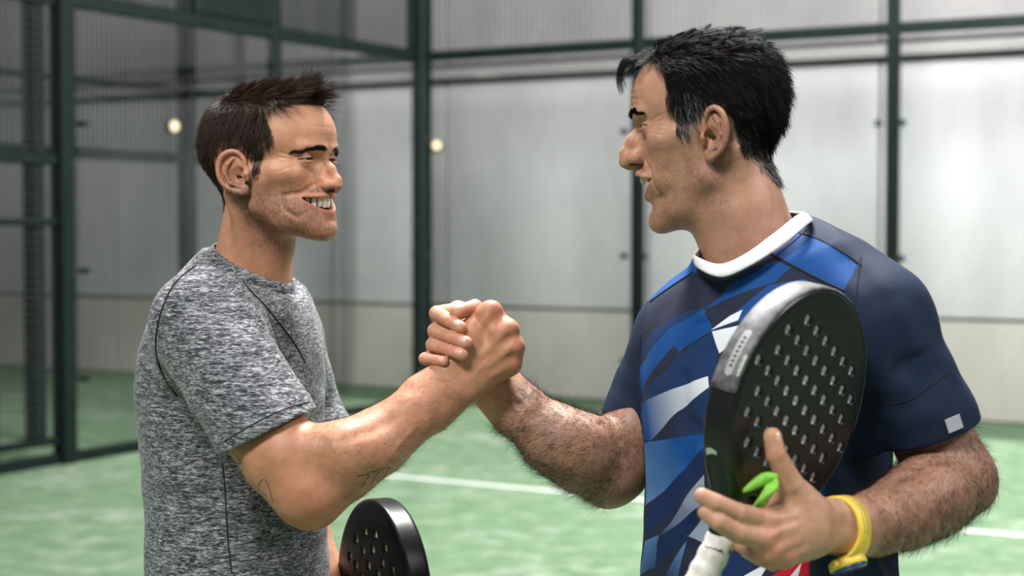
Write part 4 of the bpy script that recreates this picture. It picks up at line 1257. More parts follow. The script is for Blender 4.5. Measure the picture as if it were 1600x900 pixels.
for pts, dp, w in ([((250, 560), (300, 600), (350, 640)), -0.004, 0.010], [((300, 690), (330, 740), (340, 800)), 0.005, 0.014], [((262, 600), (300, 680), (330, 720)), 0.010, 0.016],
                   [((240, 640), (290, 700), (330, 780)), -0.004, 0.012], [((330, 720), (390, 800), (430, 860)), -0.005, 0.014], [((400, 800), (450, 850), (500, 870)), 0.005, 0.012],
                   [((300, 470), (350, 500), (420, 530)), -0.003, 0.010], [((300, 560), (360, 590), (440, 590)), 0.003, 0.010], [((330, 640), (390, 630), (460, 600)), -0.0035, 0.009],
                   [((410, 480), (440, 520), (472, 560)), 0.003, 0.008], [((470, 560), (490, 610), (500, 660)), 0.007, 0.010], [((240, 760), (300, 800), (380, 880)), 0.004, 0.014], [((225, 700), (270, 760), (300, 840)), -0.003, 0.014]):
    ShA.crease([P(x, y, 2.2 if x > 300 and y < 700 else 2.27) for x, y in pts], dp * 1.7, w)
hemA = P(421, 674, 2.16); hnA = unit(P(470, 760, 2.125) - P(380, 600, 2.19))
hnA = unit(np.cross(P(487, 640, 2.13) - P(355, 705, 2.16), (0.1, 1, 0))); hnA *= np.sign(hnA @ (P(470, 760, 2.1) - hemA))
sleeve_open(ShA, None, P(520, 850, 2.09), hemA, hnA, 0.0600, 0.105)
# neck opening, hem at the hips
fA, c_, R_ = Sculpt._cone(P(388, 440, 2.412), P(408, 330, 2.40), 0.060, 0.066)
ShA.fn(fA, c_, R_, 0.003, 's')
upA = unit(P(398, 330, 2.42) - P(388, 420, 2.42)) 
ShA.fn(lambda p, a=np.array(P(391, 424, 2.41), np.float32), n=np.array(unit((0.44, -0.12, 0.88)), np.float32): np.maximum(-((p - a) @ n), np.linalg.norm(p - a, axis=-1) - 0.15), P(392, 400, 2.42), 0.16, 0.004, 's')
lo, hi = bounds([P(195, 380, 2.2), P(560, 1060, 2.75), shA, P(530, 700, 2.05), P(200, 900, 2.65)], 0.02)
VsA, QsA = ShA.mesh(lo, hi, 0.0027)
VsA = relax(VsA, QsA, 2, 0.45)

m_marl = mat('marled_grey_jersey', rough=0.9, spec=0.15)
t = NT(m_marl)
at = t.n('ShaderNodeVertexColor', layer_name='Col')
def fibre(rot, sc_):
    v = t.coord(scale=sc_, rot=rot)
    a = t.noise(v, 520, 3, 0.7); b = t.noise(v, 170, 2, 0.6)
    return t.math('ADD', t.math('MULTIPLY', a, 0.75), t.math('MULTIPLY', b, 0.35))
body_f = fibre((0, 0.10, 0), (0.28, 0.28, 1.6))
slv_f = fibre((0, -0.42, 0), (0.27, 0.27, 1.6))
mx_ = t.n('ShaderNodeMix', data_type='FLOAT'); sepc = t.n('ShaderNodeSeparateColor'); t.l(at.outputs[0], sepc.inputs[0])
t.l(sepc.outputs[0], mx_.inputs[0]); t.l(body_f, mx_.inputs[2]); t.l(slv_f, mx_.inputs[3])
fc = t.ramp(mx_.outputs[0], [(0.44, (0.012, 0.013, 0.017)), (0.535, (0.08, 0.085, 0.095)), (0.61, (0.25, 0.26, 0.28)), (0.71, (0.54, 0.55, 0.58))])
t.l(fc, t.b.inputs['Base Color']); t.bump(mx_.outputs[0], 0.35, 0.0012)
t.b.inputs['Sheen Weight'].default_value = 0.15
m_seam = mat('dark_seam_thread', (0.012, 0.012, 0.015), 0.9)

# which part of the cloth is sleeve: between the raglan seams, on the near arm
pA = pix(VsA)
slv = inpoly(pA[:, 0], pA[:, 1], [(330, 392), (285, 430), (252, 490), (244, 545), (256, 585), (290, 640), (350, 730), (520, 660), (478, 566), (455, 520), (410, 470), (378, 436)]) & (pA[:, 2] < 2.40)
colsA = np.zeros((len(VsA), 3)); colsA[slv] = 1
shirtA = link('t_shirt', fast_mesh('t_shirt', VsA, [QsA], cols=colsA), m_marl, personA)
hitA = raycaster(VsA, QsA)
def on_cloth(hit, pts, n=40, lift=0.0006):
    f = np.linspace(0, len(pts) - 1, n); pts = np.array(pts, float)
    # smooth the pixel polyline (Catmull-Rom)
    out = []
    for v in f:
        i = min(int(v), len(pts) - 2); u = v - i
        p0, p1, p2, p3 = pts[max(i - 1, 0)], pts[i], pts[i + 1], pts[min(i + 2, len(pts) - 1)]
        q = 0.5 * (2 * p1 + (p2 - p0) * u + (2 * p0 - 5 * p1 + 4 * p2 - p3) * u * u + (3 * p1 - p0 - 3 * p2 + p3) * u ** 3)
        loc, nn = hit(*q)
        if loc is not None: out.append(loc + nn * lift)
    return out
def seam(hit, pts, r, parent, mtl, name='seam', n=40, lift=0.0003):
    q = on_cloth(hit, pts, n, lift)
    runs = [[q[0]]]                              # where the line of sight slips past an edge, keep the longest run
    for p in q[1:]:
        if np.linalg.norm(p - runs[-1][-1]) < 0.04: runs[-1].append(p)
        else: runs.append([p])
    keep = max(runs, key=len)
    keep = np.array(keep)
    for _ in range(2): keep[1:-1] = (keep[:-2] + 2 * keep[1:-1] + keep[2:]) / 4
    m = MB(); m.tube(keep, r, 6); return m.build(name, mtl, parent, True)
seam(hitA, [(324, 406), (300, 420), (270, 448), (250, 495), (244, 540), (252, 580), (276, 618)], 0.0017, shirtA, m_seam)
seam(hitA, [(379, 440), (396, 460), (412, 476), (440, 510), (462, 540), (476, 566)], 0.0015, shirtA, m_seam)
seam(hitA, [(348, 725), (352, 770), (356, 840), (362, 895)], 0.0011, shirtA, m_seam)
seam(hitA, [(350, 690), (380, 672), (420, 650), (460, 634), (484, 628)], 0.0009, shirtA, m_seam)
# collar band
def band(name, low, high, th, mtl, parent, n=72):
    def loop(pts):
        pts = np.array(pts, float); m = len(pts); out = []
        for k in range(n):
            v = k * m / n; i = int(v); u = v - i
            p0, p1, p2, p3 = [pts[(i + j) % m] for j in (-1, 0, 1, 2)]
            out.append(0.5 * (2 * p1 + (p2 - p0) * u + (2 * p0 - 5 * p1 + 4 * p2 - p3) * u * u + (3 * p1 - p0 - 3 * p2 + p3) * u ** 3))
        return np.array(out)
    a, b = loop(low), loop(high); c = (a.mean(0) + b.mean(0)) / 2
    V = []; prof = [(0, 0), (0.0, 1), (0.25, 1.35), (0.75, 1.25), (1.0, 0.8), (1.05, 0), (0.8, -0.3), (0.2, -0.3)]
    up = b - a
    out = a - c; out -= up * ((out * up).sum(1) / (up * up).sum(1))[:, None]; out /= np.linalg.norm(out, axis=1)[:, None]
    for k in range(n):
        for u, w in prof: V.append(a[k] + up[k] * u + out[k] * th * w)
    m = len(prof)
    q = MB(); q.add(V, [(k * m + j, k * m + (j + 1) % m, ((k + 1) % n) * m + (j + 1) % m, ((k + 1) % n) * m + j) for k in range(n) for j in range(m)])
    return q.build(name, mtl, parent, True)
def neck_loop(c, ax, ay, ra, rb, nrm, m=12):
    return [c + ax * ra * math.cos(2 * math.pi * i / m) + ay * rb * math.sin(2 * math.pi * i / m) for i in range(m)]
nA_ = unit((0.44, -0.12, 0.88)); axA = unit(np.cross((0.1, 1, 0.05), nA_)); ayA = np.cross(nA_, axA)
cl = P(389, 428, 2.412)
band('collar', neck_loop(cl, axA, ayA, 0.0690, 0.0740, nA_), neck_loop(cl + nA_ * 0.017, axA, ayA, 0.0620, 0.0670, nA_), 0.0022, m_marl, shirtA)

# ---- blue and navy patterned jersey
sideB = unit(slB - shB); sideB = unit((sideB[0], sideB[1], 0)); frontB = np.array((sideB[1], -sideB[0], 0)) 
if frontB[1] > 0: frontB = -frontB
RB = np.stack((frontB, sideB, (0, 0, 1.0)))
JB = Sculpt()
for x, y, hw, hd in ((1203, 560, 0.188, 0.128), (1202, 640, 0.186, 0.132), (1200, 740, 0.182, 0.132), (1198, 840, 0.182, 0.132), (1196, 940, 0.184, 0.132), (1196, 1040, 0.186, 0.132), (1196, 1120, 0.186, 0.132)):
    JB.ell(P(x, y, 2.155), (hd, hw, 0.11), 0.05, RB)
JB.ell(P(1208, 500, 2.16), (0.105, 0.165, 0.075), 0.05, RB)
JB.cone(P(1200, 470, 2.15), P(1180, 400, 2.14), 0.095, 0.066, 0.05)
JB.cone(P(1205, 425, 2.13), slB, 0.066, 0.062, 0.05); JB.cone(P(1190, 445, 2.15), shB, 0.056, 0.058, 0.05)
JB.cone(P(1205, 395, 2.14), P(1310, 436, 2.07), 0.056, 0.052, 0.04)
JB.chain([slB, P(1412, 590, 2.025), P(1447, 655, 2.03), P(1472, 720, 2.035)], (0.061, 0.063, 0.0635, 0.0635), 0.035)
JB.chain([shB, P(1020, 605, 2.28), P(984, 690, 2.27)], (0.058, 0.054, 0.052), 0.03)
sc = P(1200, 600, 2.1)
folds(JB, 0.0028, 12, np.diag((0.8, 0.8, 1.3)), 8, sc, 1.2)
folds(JB, 0.0014, 30, np.array(((0.9, 0, 0.5), (0, 0.9, 0), (-0.5, 0, 0.8))), 9, sc, 1.2)
for pts, dp, w in ([((1090, 425), (1075, 445), (1080, 480)), 0.005, 0.010], [((1062, 430), (1060, 460), (1070, 490)), -0.004, 0.009], [((1015, 560), (1005, 620), (1010, 700)), 0.004, 0.010],
                   [((1100, 680), (1060, 740), (1040, 830)), -0.005, 0.012], [((1080, 650), (1040, 700), (1020, 760)), 0.004, 0.012], [((1120, 760), (1080, 820), (1040, 890)), 0.005, 0.012],
                   [((1390, 560), (1430, 590), (1480, 570)), 0.004, 0.012], [((1370, 640), (1410, 660), (1470, 630)), -0.004, 0.010], [((1385, 470), (1410, 520), (1430, 560)), -0.003, 0.012],
                   [((1360, 600), (1345, 680), (1340, 760)), 0.008, 0.014], [((1320, 760), (1350, 820), (1370, 890)), -0.004, 0.012], [((1300, 400), (1350, 440), (1385, 500)), 0.002, 0.010]):
    JB.crease([P(x, y, 1.98 if x > 1300 else 2.05) for x, y in pts], dp * 1.6, w)
hemL = P(1456, 676, 2.03); hnL = unit(np.cross(P(1521, 656, 2.03) - P(1408, 698, 2.02), (0.0, 1, 0.05))); hnL *= np.sign(hnL @ (P(1490, 740, 2.03) - hemL))
sleeve_open(JB, None, P(1500, 830, 2.02), hemL, hnL, 0.0545, 0.105)
hemR = P(972, 659, 2.275); hnR = unit(np.cross(P(937, 641, 2.27) - P(1000, 673, 2.27), (0.0, 1, 0.05))); hnR *= np.sign(hnR @ (P(955, 740, 2.26) - hemR))
f1, c1, R1 = Sculpt._cone(hemR - hnR * 0.01, P(930, 760, 2.26), 0.066, 0.09)
JB.fn(lambda p, h=np.array(hemR, np.float32), n=np.array(hnR, np.float32): np.maximum(f1(p), -((p - h) @ n)), c1, R1, 0.002, 's')
fB_, c_, R_ = Sculpt._cone(P(1185, 425, 2.14), P(1145, 300, 2.14), 0.063, 0.076)
JB.fn(fB_, c_, R_, 0.003, 's')
nB_ = unit((-0.36, -0.34, 0.87))
cb = P(1176, 369, 2.14)
JB.fn(lambda p, a=np.array(cb, np.float32), n=np.array(nB_, np.float32): np.maximum(-((p - a) @ n), np.linalg.norm(p - a, axis=-1) - 0.13), cb, 0.14, 0.004, 's')
lo, hi = bounds([P(930, 330, 2.0), P(1540, 720, 1.95), P(1000, 1150, 2.4), P(1400, 1150, 2.0), slB, P(960, 500, 2.38), P(1200, 400, 2.45)], 0.02)
VjB, QjB = JB.mesh(lo, hi, 0.0022)
VjB = relax(VjB, QjB, 2, 0.45)
hitB = raycaster(VjB, QjB)
# chest coordinates: metres along the chest's side axis and up
chest_o = P(1200, 600, 2.155)
def chest_uv(w): 
    q = np.asarray(w, float) - chest_o; return np.array((q @ sideB, q[..., 2]))
# ---------------------------------------------------------------- the jersey's print
from mathutils.geometry import tessellate_polygon
axis_o = P(1200, 600, 2.155)
def print_uv(w):
    """metres round the trunk and metres up"""
    q = np.atleast_2d(w) - axis_o
    return np.stack((0.15 * np.arctan2(q @ sideB, q @ frontB), q[:, 2]), 1)
def px_uv(x, y):
    loc, nn = hitB(x, y)
    if loc is None:
        for dx in (4, -4, 8, -8, 14, -14, 22):
            loc, nn = hitB(x + dx, y)
            if loc is not None: break
    return print_uv(loc)[0]
NAVY = lin(18, 34, 58); DK = lin(34, 40, 60); MID = lin(24, 52, 96); BLUE = lin(10, 72, 138); LT = lin(88, 128, 182); WHT = lin(232, 236, 244); GREY = lin(150, 160, 182); RED = lin(205, 26, 50)
PRINT = [
    ([(1100, 395), (1000, 480), (990, 1010), (1290, 1010), (1290, 430), (1230, 395)], DK, None),
    ([(993, 543), (1020, 517), (1059, 491), (1101, 481), (1046, 514), (998, 562)], MID, None),
    ([(1101, 481), (1162, 427), (1211, 407), (1236, 417), (1211, 440), (1162, 456)], BLUE, None),
    ([(1114, 515), (1201, 446), (1256, 436), (1285, 449), (1260, 470), (1166, 498)], lin(20, 74, 142), None),
    ([(1101, 483), (1114, 515), (1069, 543), (1004, 622), (993, 578), (1046, 514)], BLUE, None),
    ([(1000, 640), (1014, 604), (1069, 549), (1114, 517), (1122, 552), (1112, 600), (1027, 622)], MID, None),
    ([(1003, 618), (1053, 540), (1060, 548), (1046, 575)], DK, None),
    ([(1112, 515), (1140, 494), (1160, 484), (1153, 500)], WHT, None),
    ([(1113, 518), (1158, 508), (1165, 520), (1124, 552)], WHT, None),
    ([(999, 650), (1003, 632), (1106, 588), (1108, 607), (1059, 643), (1018, 688), (1006, 690)], WHT, (BLUE, (1106, 592), (1010, 650))),
    ([(1018, 690), (1108, 605), (1112, 673), (1063, 690)], DK, (MID, (1040, 685), (1110, 640))),
    ([(1006, 692), (1112, 676), (1112, 700), (1037, 768), (1008, 790)], BLUE, (LT, (1060, 690), (1010, 780))),
    ([(1008, 806), (1100, 700), (1100, 735), (1048, 802), (1008, 838)], lin(18, 40, 82), None),
    ([(1029, 838), (1048, 817), (1100, 742), (1104, 783), (1063, 817)], GREY, (MID, (1090, 760), (1030, 838))),
    ([(1000, 846), (1029, 836), (1027, 884), (1000, 900)], LT, (MID, (1008, 846), (1022, 896))),
    ([(1027, 846), (1100, 790), (1074, 843), (1024, 884)], lin(18, 40, 82), None),
    ([(1076, 838), (1097, 811), (1130, 816), (1128, 860), (1112, 858)], GREY, None),
    ([(1036, 905), (1072, 846), (1058, 905)], LT, (DK, (1072, 846), (1040, 905))),
    ([(1060, 1000), (1090, 850), (1170, 870), (1200, 1000)], lin(22, 44, 88), None),
    ([(1120, 925), (1203, 878), (1180, 915)], WHT, None),
    ([(1150, 935), (1232, 884), (1264, 876), (1264, 925)], RED, None),
    ([(1215, 925), (1252, 880), (1240, 925)], WHT, None),
    ([(1235, 770), (1288, 676), (1292, 760), (1284, 800)], BLUE, None),
    ([(1286, 436), (1322, 452), (1330, 560), (1300, 640), (1288, 780), (1275, 1010), (1400, 1010), (1420, 560), (1345, 416)], NAVY, None),
]
uvB = print_uv(VjB)
nJ = vnormals(VjB, QjB)
pJ = pix(VjB)
q_ = VjB - axis_o
front = ((q_ @ frontB) > -0.055).astype(float)
# sleeves are plain navy: closer to an arm's axis than to the trunk
def seg_d(p, a, b):
    ba = b - a; t_ = np.clip(((p - a) @ ba) / (ba @ ba), 0, 1); return np.linalg.norm(p - a - t_[:, None] * ba, axis=1)
far_sl = (seg_d(VjB, P(1012, 560, 2.29), P(960, 690, 2.27)) < 0.088) & ((q_ @ sideB) < -0.150)
near_sl = (q_ @ sideB) > 0.172
def seen(x0, x1, d0, d1):
    return (pJ[:, 0] > x0) & (pJ[:, 0] < x1) & (pJ[:, 2] > d0) & (pJ[:, 2] < d1) & (((CAM - VjB) * nJ).sum(1) > -0.02)
yoke = inpoly(pJ[:, 0], pJ[:, 1], [(1200, 396), (1236, 360), (1268, 366), (1300, 384), (1340, 414), (1318, 454), (1261, 427)]) & seen(1190, 1350, 1.9, 2.14)
yoke |= inpoly(pJ[:, 0], pJ[:, 1], [(1012, 472), (1024, 446), (1050, 421), (1088, 405), (1088, 426), (1050, 447)]) & seen(1005, 1095, 2.0, 2.34)
colJ = np.stack((uvB[:, 0], uvB[:, 1], front * ~near_sl * ~far_sl, yoke.astype(float)), 1)
m_jersey = mat('printed_jersey', rough=0.75, spec=0.25)
t = NT(m_jersey)
at = t.n('ShaderNodeVertexColor', layer_name='Col'); se = t.n('ShaderNodeSeparateColor'); t.l(at.outputs[0], se.inputs[0])
cb_ = t.n('ShaderNodeCombineXYZ'); t.l(se.outputs[0], cb_.inputs[0]); t.l(se.outputs[1], cb_.inputs[1]); cb_.inputs[2].default_value = 1.0
UV1 = cb_.outputs[0]
def lin_form(a, b, c):
    q = t.n('ShaderNodeVectorMath', operation='DOT_PRODUCT'); t.l(UV1, q.inputs[0]); q.inputs[1].default_value = (a, b, c); return q.outputs['Value']
cur = None
for poly, col, grad in PRINT:
    uv = [px_uv(*p) for p in poly]
    tris = tessellate_polygon([[Vector((a, b, 0)) for a, b in uv]])
    # edges that two triangles share are widened a hair so that no gap shows
    best = None
    for tri in tris:
        c = [np.array(uv[i if isinstance(i, int) else int(i)]) for i in tri]
        ar = (c[1][0] - c[0][0]) * (c[2][1] - c[0][1]) - (c[1][1] - c[0][1]) * (c[2][0] - c[0][0])
        if abs(ar) < 1e-9: continue
        if ar < 0: c = c[::-1]
        m_ = None
        for i in range(3):
            a, b = c[i], c[(i + 1) % 3]; e = b - a; n = np.array((-e[1], e[0])) / np.linalg.norm(e)
            f = lin_form(n[0], n[1], -float(n @ a) + 0.0002)
            m_ = f if m_ is None else t.math('MINIMUM', m_, f)
        best = m_ if best is None else t.math('MAXIMUM', best, m_)
    mask = t.math('GREATER_THAN', best, 0.0)
    cc = tuple(col)
    if grad is not None:
        c1, pa, pb = grad; a, b = px_uv(*pa), px_uv(*pb); e = (b - a) / ((b - a) @ (b - a))
        q = t.n('ShaderNodeClamp'); t.l(lin_form(e[0], e[1], -float(e @ a)), q.inputs[0])
        cc = t.mix(q.outputs[0], tuple(col), tuple(c1))
    cur = t.mix(mask, tuple(NAVY) if cur is None else cur, cc)
cur = t.mix(t.math('GREATER_THAN', se.outputs[2], 0.5), tuple(NAVY), cur)
cur = t.mix(t.math('GREATER_THAN', at.outputs['Alpha'], 0.5), cur, tuple(BLUE))
# knitted mesh: a fine grid of small holes
def grid(v, k): return t.math('SINE', t.math('MULTIPLY', v, k))
gr_ = t.math('MULTIPLY', grid(t.math('ADD', se.outputs[0], se.outputs[1]), 1500), grid(t.math('SUBTRACT', se.outputs[0], se.outputs[1]), 1500))
gm = t.math('MULTIPLY', t.ramp(gr_, [(0.35, (0, 0, 0)), (0.8, (1, 1, 1))]), t.math('MULTIPLY', se.outputs[2], 0.30))
t.l(t.mix(gm, cur, tuple(NAVY)), t.b.inputs['Base Color'])
t.bump(gr_, 0.15, 0.0006)
jersey = link('jersey', fast_mesh('jersey', VjB, [QjB], cols=colJ), m_jersey, personB)
m_white = mat('white_rib_knit', rough=0.85)
t = NT(m_white); t.l(t.ramp(t.noise(t.coord(), 220, 2), [(0.3, (0.74, 0.74, 0.75)), (0.7, (0.86, 0.86, 0.87))]), t.b.inputs['Base Color'])
m_navyseam = mat('navy_seam_thread', (0.006, 0.009, 0.018), 0.9)
m_greytag = mat('grey_woven_tag', (0.36, 0.37, 0.42), 0.7)
# white collar, laid on the neck opening
upc = nB_; axc = unit(np.cross((0.2, 1, 0.1), upc)); ayc = np.cross(upc, axc)
def collar_pt(x, y, d): return P(x, y, d)
low = [(1094, 420, 2.075), (1128, 433, 2.045), (1172, 416, 2.032), (1222, 384, 2.035), (1258, 354, 2.055), (1268, 345, 2.10), (1250, 342, 2.17), (1200, 345, 2.225), (1145, 368, 2.22), (1104, 394, 2.17), (1088, 408, 2.12)]
high = [(1090, 402, 2.083), (1125, 413, 2.055), (1164, 398, 2.045), (1208, 366, 2.047), (1244, 338, 2.066), (1256, 334, 2.105), (1238, 332, 2.16), (1192, 333, 2.205), (1145, 352, 2.20), (1106, 378, 2.16), (1088, 393, 2.12)]
band('collar', PP(low), PP(high), 0.0022, m_white, jersey)
for pts, r in (([(1086, 428), (1128, 441), (1178, 424), (1228, 388), (1264, 356)], 0.0013), ([(1238, 362), (1275, 372), (1320, 396), (1345, 414)], 0.0013), ([(1203, 396), (1261, 427), (1320, 455)], 0.0018),
               ([(1345, 400), (1340, 440), (1335, 500), (1342, 600)], 0.0012), ([(1372, 634), (1420, 624), (1482, 582)], 0.0013), ([(1016, 471), (1050, 447), (1084, 425)], 0.0016),
               ([(1001, 520), (999, 560), (1003, 640), (1010, 690)], 0.0013), ([(1286, 700), (1286, 760), (1280, 840), (1276, 895)], 0.0010)):
    try: seam(hitB, pts, r, jersey, m_navyseam, 'seam', lift=0.0)
    except Exception as e: print('seam', e)
tg = on_cloth(hitB, [(1476, 655), (1500, 646), (1505, 668), (1481, 677)], 4, 0.0012)
c0, n0 = hitB(1490, 662)
if c0 is not None:
    ex_ = unit(P(1500, 649, 2.0) - P(1476, 657, 2.0)); ex_ = unit(ex_ - n0 * (ex_ @ n0)); ez_ = np.cross(n0, ex_)
    q = MB(); q.box(c0 + n0 * 0.001, ex_, ez_, n0, 0.0105, 0.0085, 0.0008, 0.0003); q.build('sleeve_tag', m_greytag, jersey)

# ---------------------------------------------------------------- rackets
m_carbon = vcol_material('glossy_black_carbon', 0.30, spec=0.35)
t = NT(m_carbon); v = t.coord(); t.bump(t.noise(v, 60, 2), 0.03, 0.002)
m_tape = mat('grey_edge_tape', (0.09, 0.09, 0.095), 0.5)
t = NT(m_tape); t.l(t.ramp(t.noise(t.coord(), 90, 4), [(0.35, (0.045, 0.045, 0.05)), (0.7, (0.15, 0.15, 0.155))]), t.b.inputs['Base Color'])
m_gripw = mat('white_overgrip', (0.72, 0.72, 0.68), 0.7)
t = NT(m_gripw); t.l(t.ramp(t.noise(t.coord(), 120, 3), [(0.3, (0.55, 0.54, 0.49)), (0.7, (0.74, 0.73, 0.69))]), t.b.inputs['Base Color'])
m_green = mat('lime_green_strap', (0.22, 0.55, 0.05), 0.5)
t = NT(m_green); t.l(t.ramp(t.noise(t.coord(), 70, 3), [(0.3, (0.14, 0.42, 0.03)), (0.7, (0.30, 0.66, 0.08))]), t.b.inputs['Base Color'])
m_sticker = mat('pale_sticker', (0.36, 0.38, 0.38), 0.35)
m_ink = mat('black_ink', (0.02, 0.02, 0.02), 0.6)
m_paleedge = mat('pale_edge_print', (0.40, 0.46, 0.38), 0.4)

def racket(root, O, S_, L_, N_, holes, hole_r, grip_mat, face_col, wall_col, h=0.0015, low_tint=None, hw=0.13, low=1.0):
    """O: centre of the head; S_, L_, N_: width, length and face axes. Drop-shaped head with drilled holes, open throat, round grip"""
    R = np.stack((S_, L_, N_))
    S = Sculpt()
    T = 0.019
    def head(p):
        x, y, z = p[..., 0], p[..., 1], p[..., 2]
        yy = np.where(y > 0, y / (hw * 1.06), y / (hw * low))
        d2 = (np.sqrt((x / hw) ** 2 + yy ** 2 + 1e-9) - 1) * hw * 0.92
        rim = 0.0065
        a = np.maximum(d2 + rim, 0); b = np.maximum(np.abs(z) - T + rim, 0)
        return np.sqrt(a * a + b * b) - rim + np.minimum(np.maximum(d2 + rim, np.abs(z) - T + rim), 0)
    S.fn(head, (0, 0, 0), 0.2, 0.0)
    for s in (-1, 1): S.cone((s * 0.060, -0.100, 0), (s * 0.008, -0.158, 0), 0.0155, 0.0135, 0.012)       # throat
    S.cone((0, -0.155, 0), (0, -0.185, 0), 0.0145, 0.0145, 0.008)
    for s in (-1, 1):                                                                                      # shallow dish of each face inside the rim
        S.ell((0, 0.002, s * (T + 0.004)), (hw - 0.020, hw - 0.012, 0.0055), 0.001, None, 's')
    S.ell((0, -0.128, 0), (0.020, 0.017, 0.06), 0.003, None, 's')                                          # open heart
    for x, y in holes: S.cone((x, y, -0.06), (x, y, 0.06), hole_r, hole_r, 0.0006, 's')
    for x, y in holes:
        for s in (-1, 1): S.cone((x, y, s * (T + 0.001)), (x, y, s * (T - 0.0085)), hole_r + 0.0022, hole_r - 0.001, 0.0003, 's')
    V, Q = S.mesh((-hw - 0.01, -0.24, -T - 0.008), (hw + 0.01, hw * 1.06 + 0.012, T + 0.008), h)
    V = relax(V, Q, 1, 0.35)
    C = np.tile(np.array(face_col), (len(V), 1))
    if low_tint is not None:
        k = (sstep(-0.085, -0.125, V[:, 1]) * (np.abs(V[:, 2]) > 0.0135))[:, None]
        C = C * (1 - k) + np.array(low_tint) * k
    for x, y in holes:
        m_ = ((V[:, 0] - x) ** 2 + (V[:, 1] - y) ** 2 < (hole_r + 0.0012) ** 2) & (np.abs(V[:, 2]) < 0.0155)
        C[m_] = wall_col
    W_ = O + V @ R
    hd = link('racket_head', fast_mesh('racket_head', W_, [Q], cols=C), m_carbon, root)
    loc = lambda x, y, z=0.0: O + S_ * x + L_ * y + N_ * z
    g = MB()                                                                                               # grip: octagonal, with a spiral of tape edges
    pts, rad = [], []
    for i in range(49):
        y = -0.168 - 0.150 * i / 48
        pts.append(loc(0, y)); rad.append((0.0160 + 0.0022 * (i / 48)) + (0.0009 if (i % 6) < 3 else 0.0) )
    g.tube(pts, rad, 20); g.build('grip', grip_mat, root, True)
    g = MB(); g.tube([loc(0, -0.316), loc(0, -0.320), loc(0, -0.328), loc(0, -0.330)], [0.0182, 0.0205, 0.0205, 0.012], 20); g.build('butt_cap', m_carbon if False else m_ink, root, True)
    return hd, loc

def grid_holes(rows):
    out = []
    for y, xs in rows: out += [(x, y) for x in xs]
    return out
# the racket held in front of the jersey
ang = math.radians(46)
img_l = unit((0.48, 0, 0.877))                                   # its length as it leans in the picture
Lr = unit(img_l * 0.965 + np.array((0, 0.26, 0)))
side0 = unit(np.cross(Lr, (0, -1, 0)))                            # in the picture plane, across the racket
if side0[0] < 0: side0 = -side0
camd = unit(np.cross(side0, Lr)); 
if camd[1] > 0: camd = -camd                                      # towards the camera, square to the racket's length
Nr = unit(camd * math.cos(ang) + side0 * math.sin(ang))           # face turned to the right
Sr = np.cross(Lr, Nr)
if Sr[0] < 0: Sr = -Sr
Or = P(1229, 632, 1.86)
hr = []
for j in range(-3, 4):
    y = 0.004 + j * 0.0255
    n_ = int(2 + 2 * math.floor(math.sqrt(max(0.0, 0.104 ** 2 - (y - 0.004) ** 2)) / 0.0255))
    off = 0.0 if n_ % 2 else 0.01125
    hr += [((i - (n_ - 1) / 2) * 0.0255, y) for i in range(n_)]
rootR = empty('padel_racket', Or - Lr * 0.330, 'black perforated padel racket with white grip held against blue jersey', 'racket')
hdR, locR = racket(rootR, Or, Sr, Lr, Nr, hr, 0.0050, m_gripw, (0.010, 0.010, 0.011), (0.88, 0.88, 0.90), low_tint=(0.014, 0.050, 0.010))
# edge tape over the top of the rim, a sticker and small print on it
g = MB(); V = []; hw_ = 0.13
angs = np.linspace(math.radians(12), math.radians(199), 60)
for a in angs:
    x, y = math.cos(a) * hw_, math.sin(a) * hw_ * (1.06 if math.sin(a) > 0 else 1.0)
    nx, ny = unit((math.cos(a) / hw_, math.sin(a) / (hw_ * 1.06)))
    for z, o in ((-0.0165, -0.0005), (-0.0140, 0.0016), (0.0, 0.0020), (0.0140, 0.0016), (0.0165, -0.0005)): V.append(locR(x * 0.996 + nx * o, y * 0.996 + ny * o, z))
g.add(V, [(i * 5 + j, i * 5 + j + 1, i * 5 + j + 6, i * 5 + j + 5) for i in range(59) for j in range(4)])
tp = g.build('edge_tape', m_tape, rootR, True); tp.modifiers.new('thickness', 'SOLIDIFY').thickness = 0.001
def on_rim(a0, a1, z0, z1, lift, mtl, name, n=24, parent=None, round_end=True):
    g = MB(); V = []
    for i in range(n):
        u = i / (n - 1); a = math.radians(a0 + (a1 - a0) * u)
        e = math.sqrt(max(0.0, 1 - ((abs(u - 0.5) * 2 - 0.84) / 0.16) ** 2)) if round_end and abs(u - 0.5) * 2 > 0.84 else 1.0
        x, y = math.cos(a) * hw_, math.sin(a) * hw_ * (1.06 if math.sin(a) > 0 else 1.0)
        nx, ny = unit((math.cos(a) / hw_, math.sin(a) / (hw_ * 1.06)))
        zc, zh = (z0 + z1) / 2, (z1 - z0) / 2 * e
        for z in (zc - zh, zc + zh): V.append(locR(x * 0.996 + nx * lift, y * 0.996 + ny * lift, z))
    g.add(V, [(i * 2, i * 2 + 1, i * 2 + 3, i * 2 + 2) for i in range(n - 1)])
    return g.build(name, mtl, parent or rootR, True)
st_ = on_rim(168, 192, -0.004, 0.0060, 0.0032, m_sticker, 'sticker')
for k in range(7): on_rim(172 + k * 2.4, 173.1 + k * 2.4, -0.001, 0.003, 0.0036, m_ink, 'sticker_print', 4, st_, False)
on_rim(180, 191, 0.0105, 0.0150, 0.0026, m_paleedge, 'edge_print')
on_rim(228, 239, -0.012, 0.002, 0.0012, m_paleedge, 'edge_print', 12)
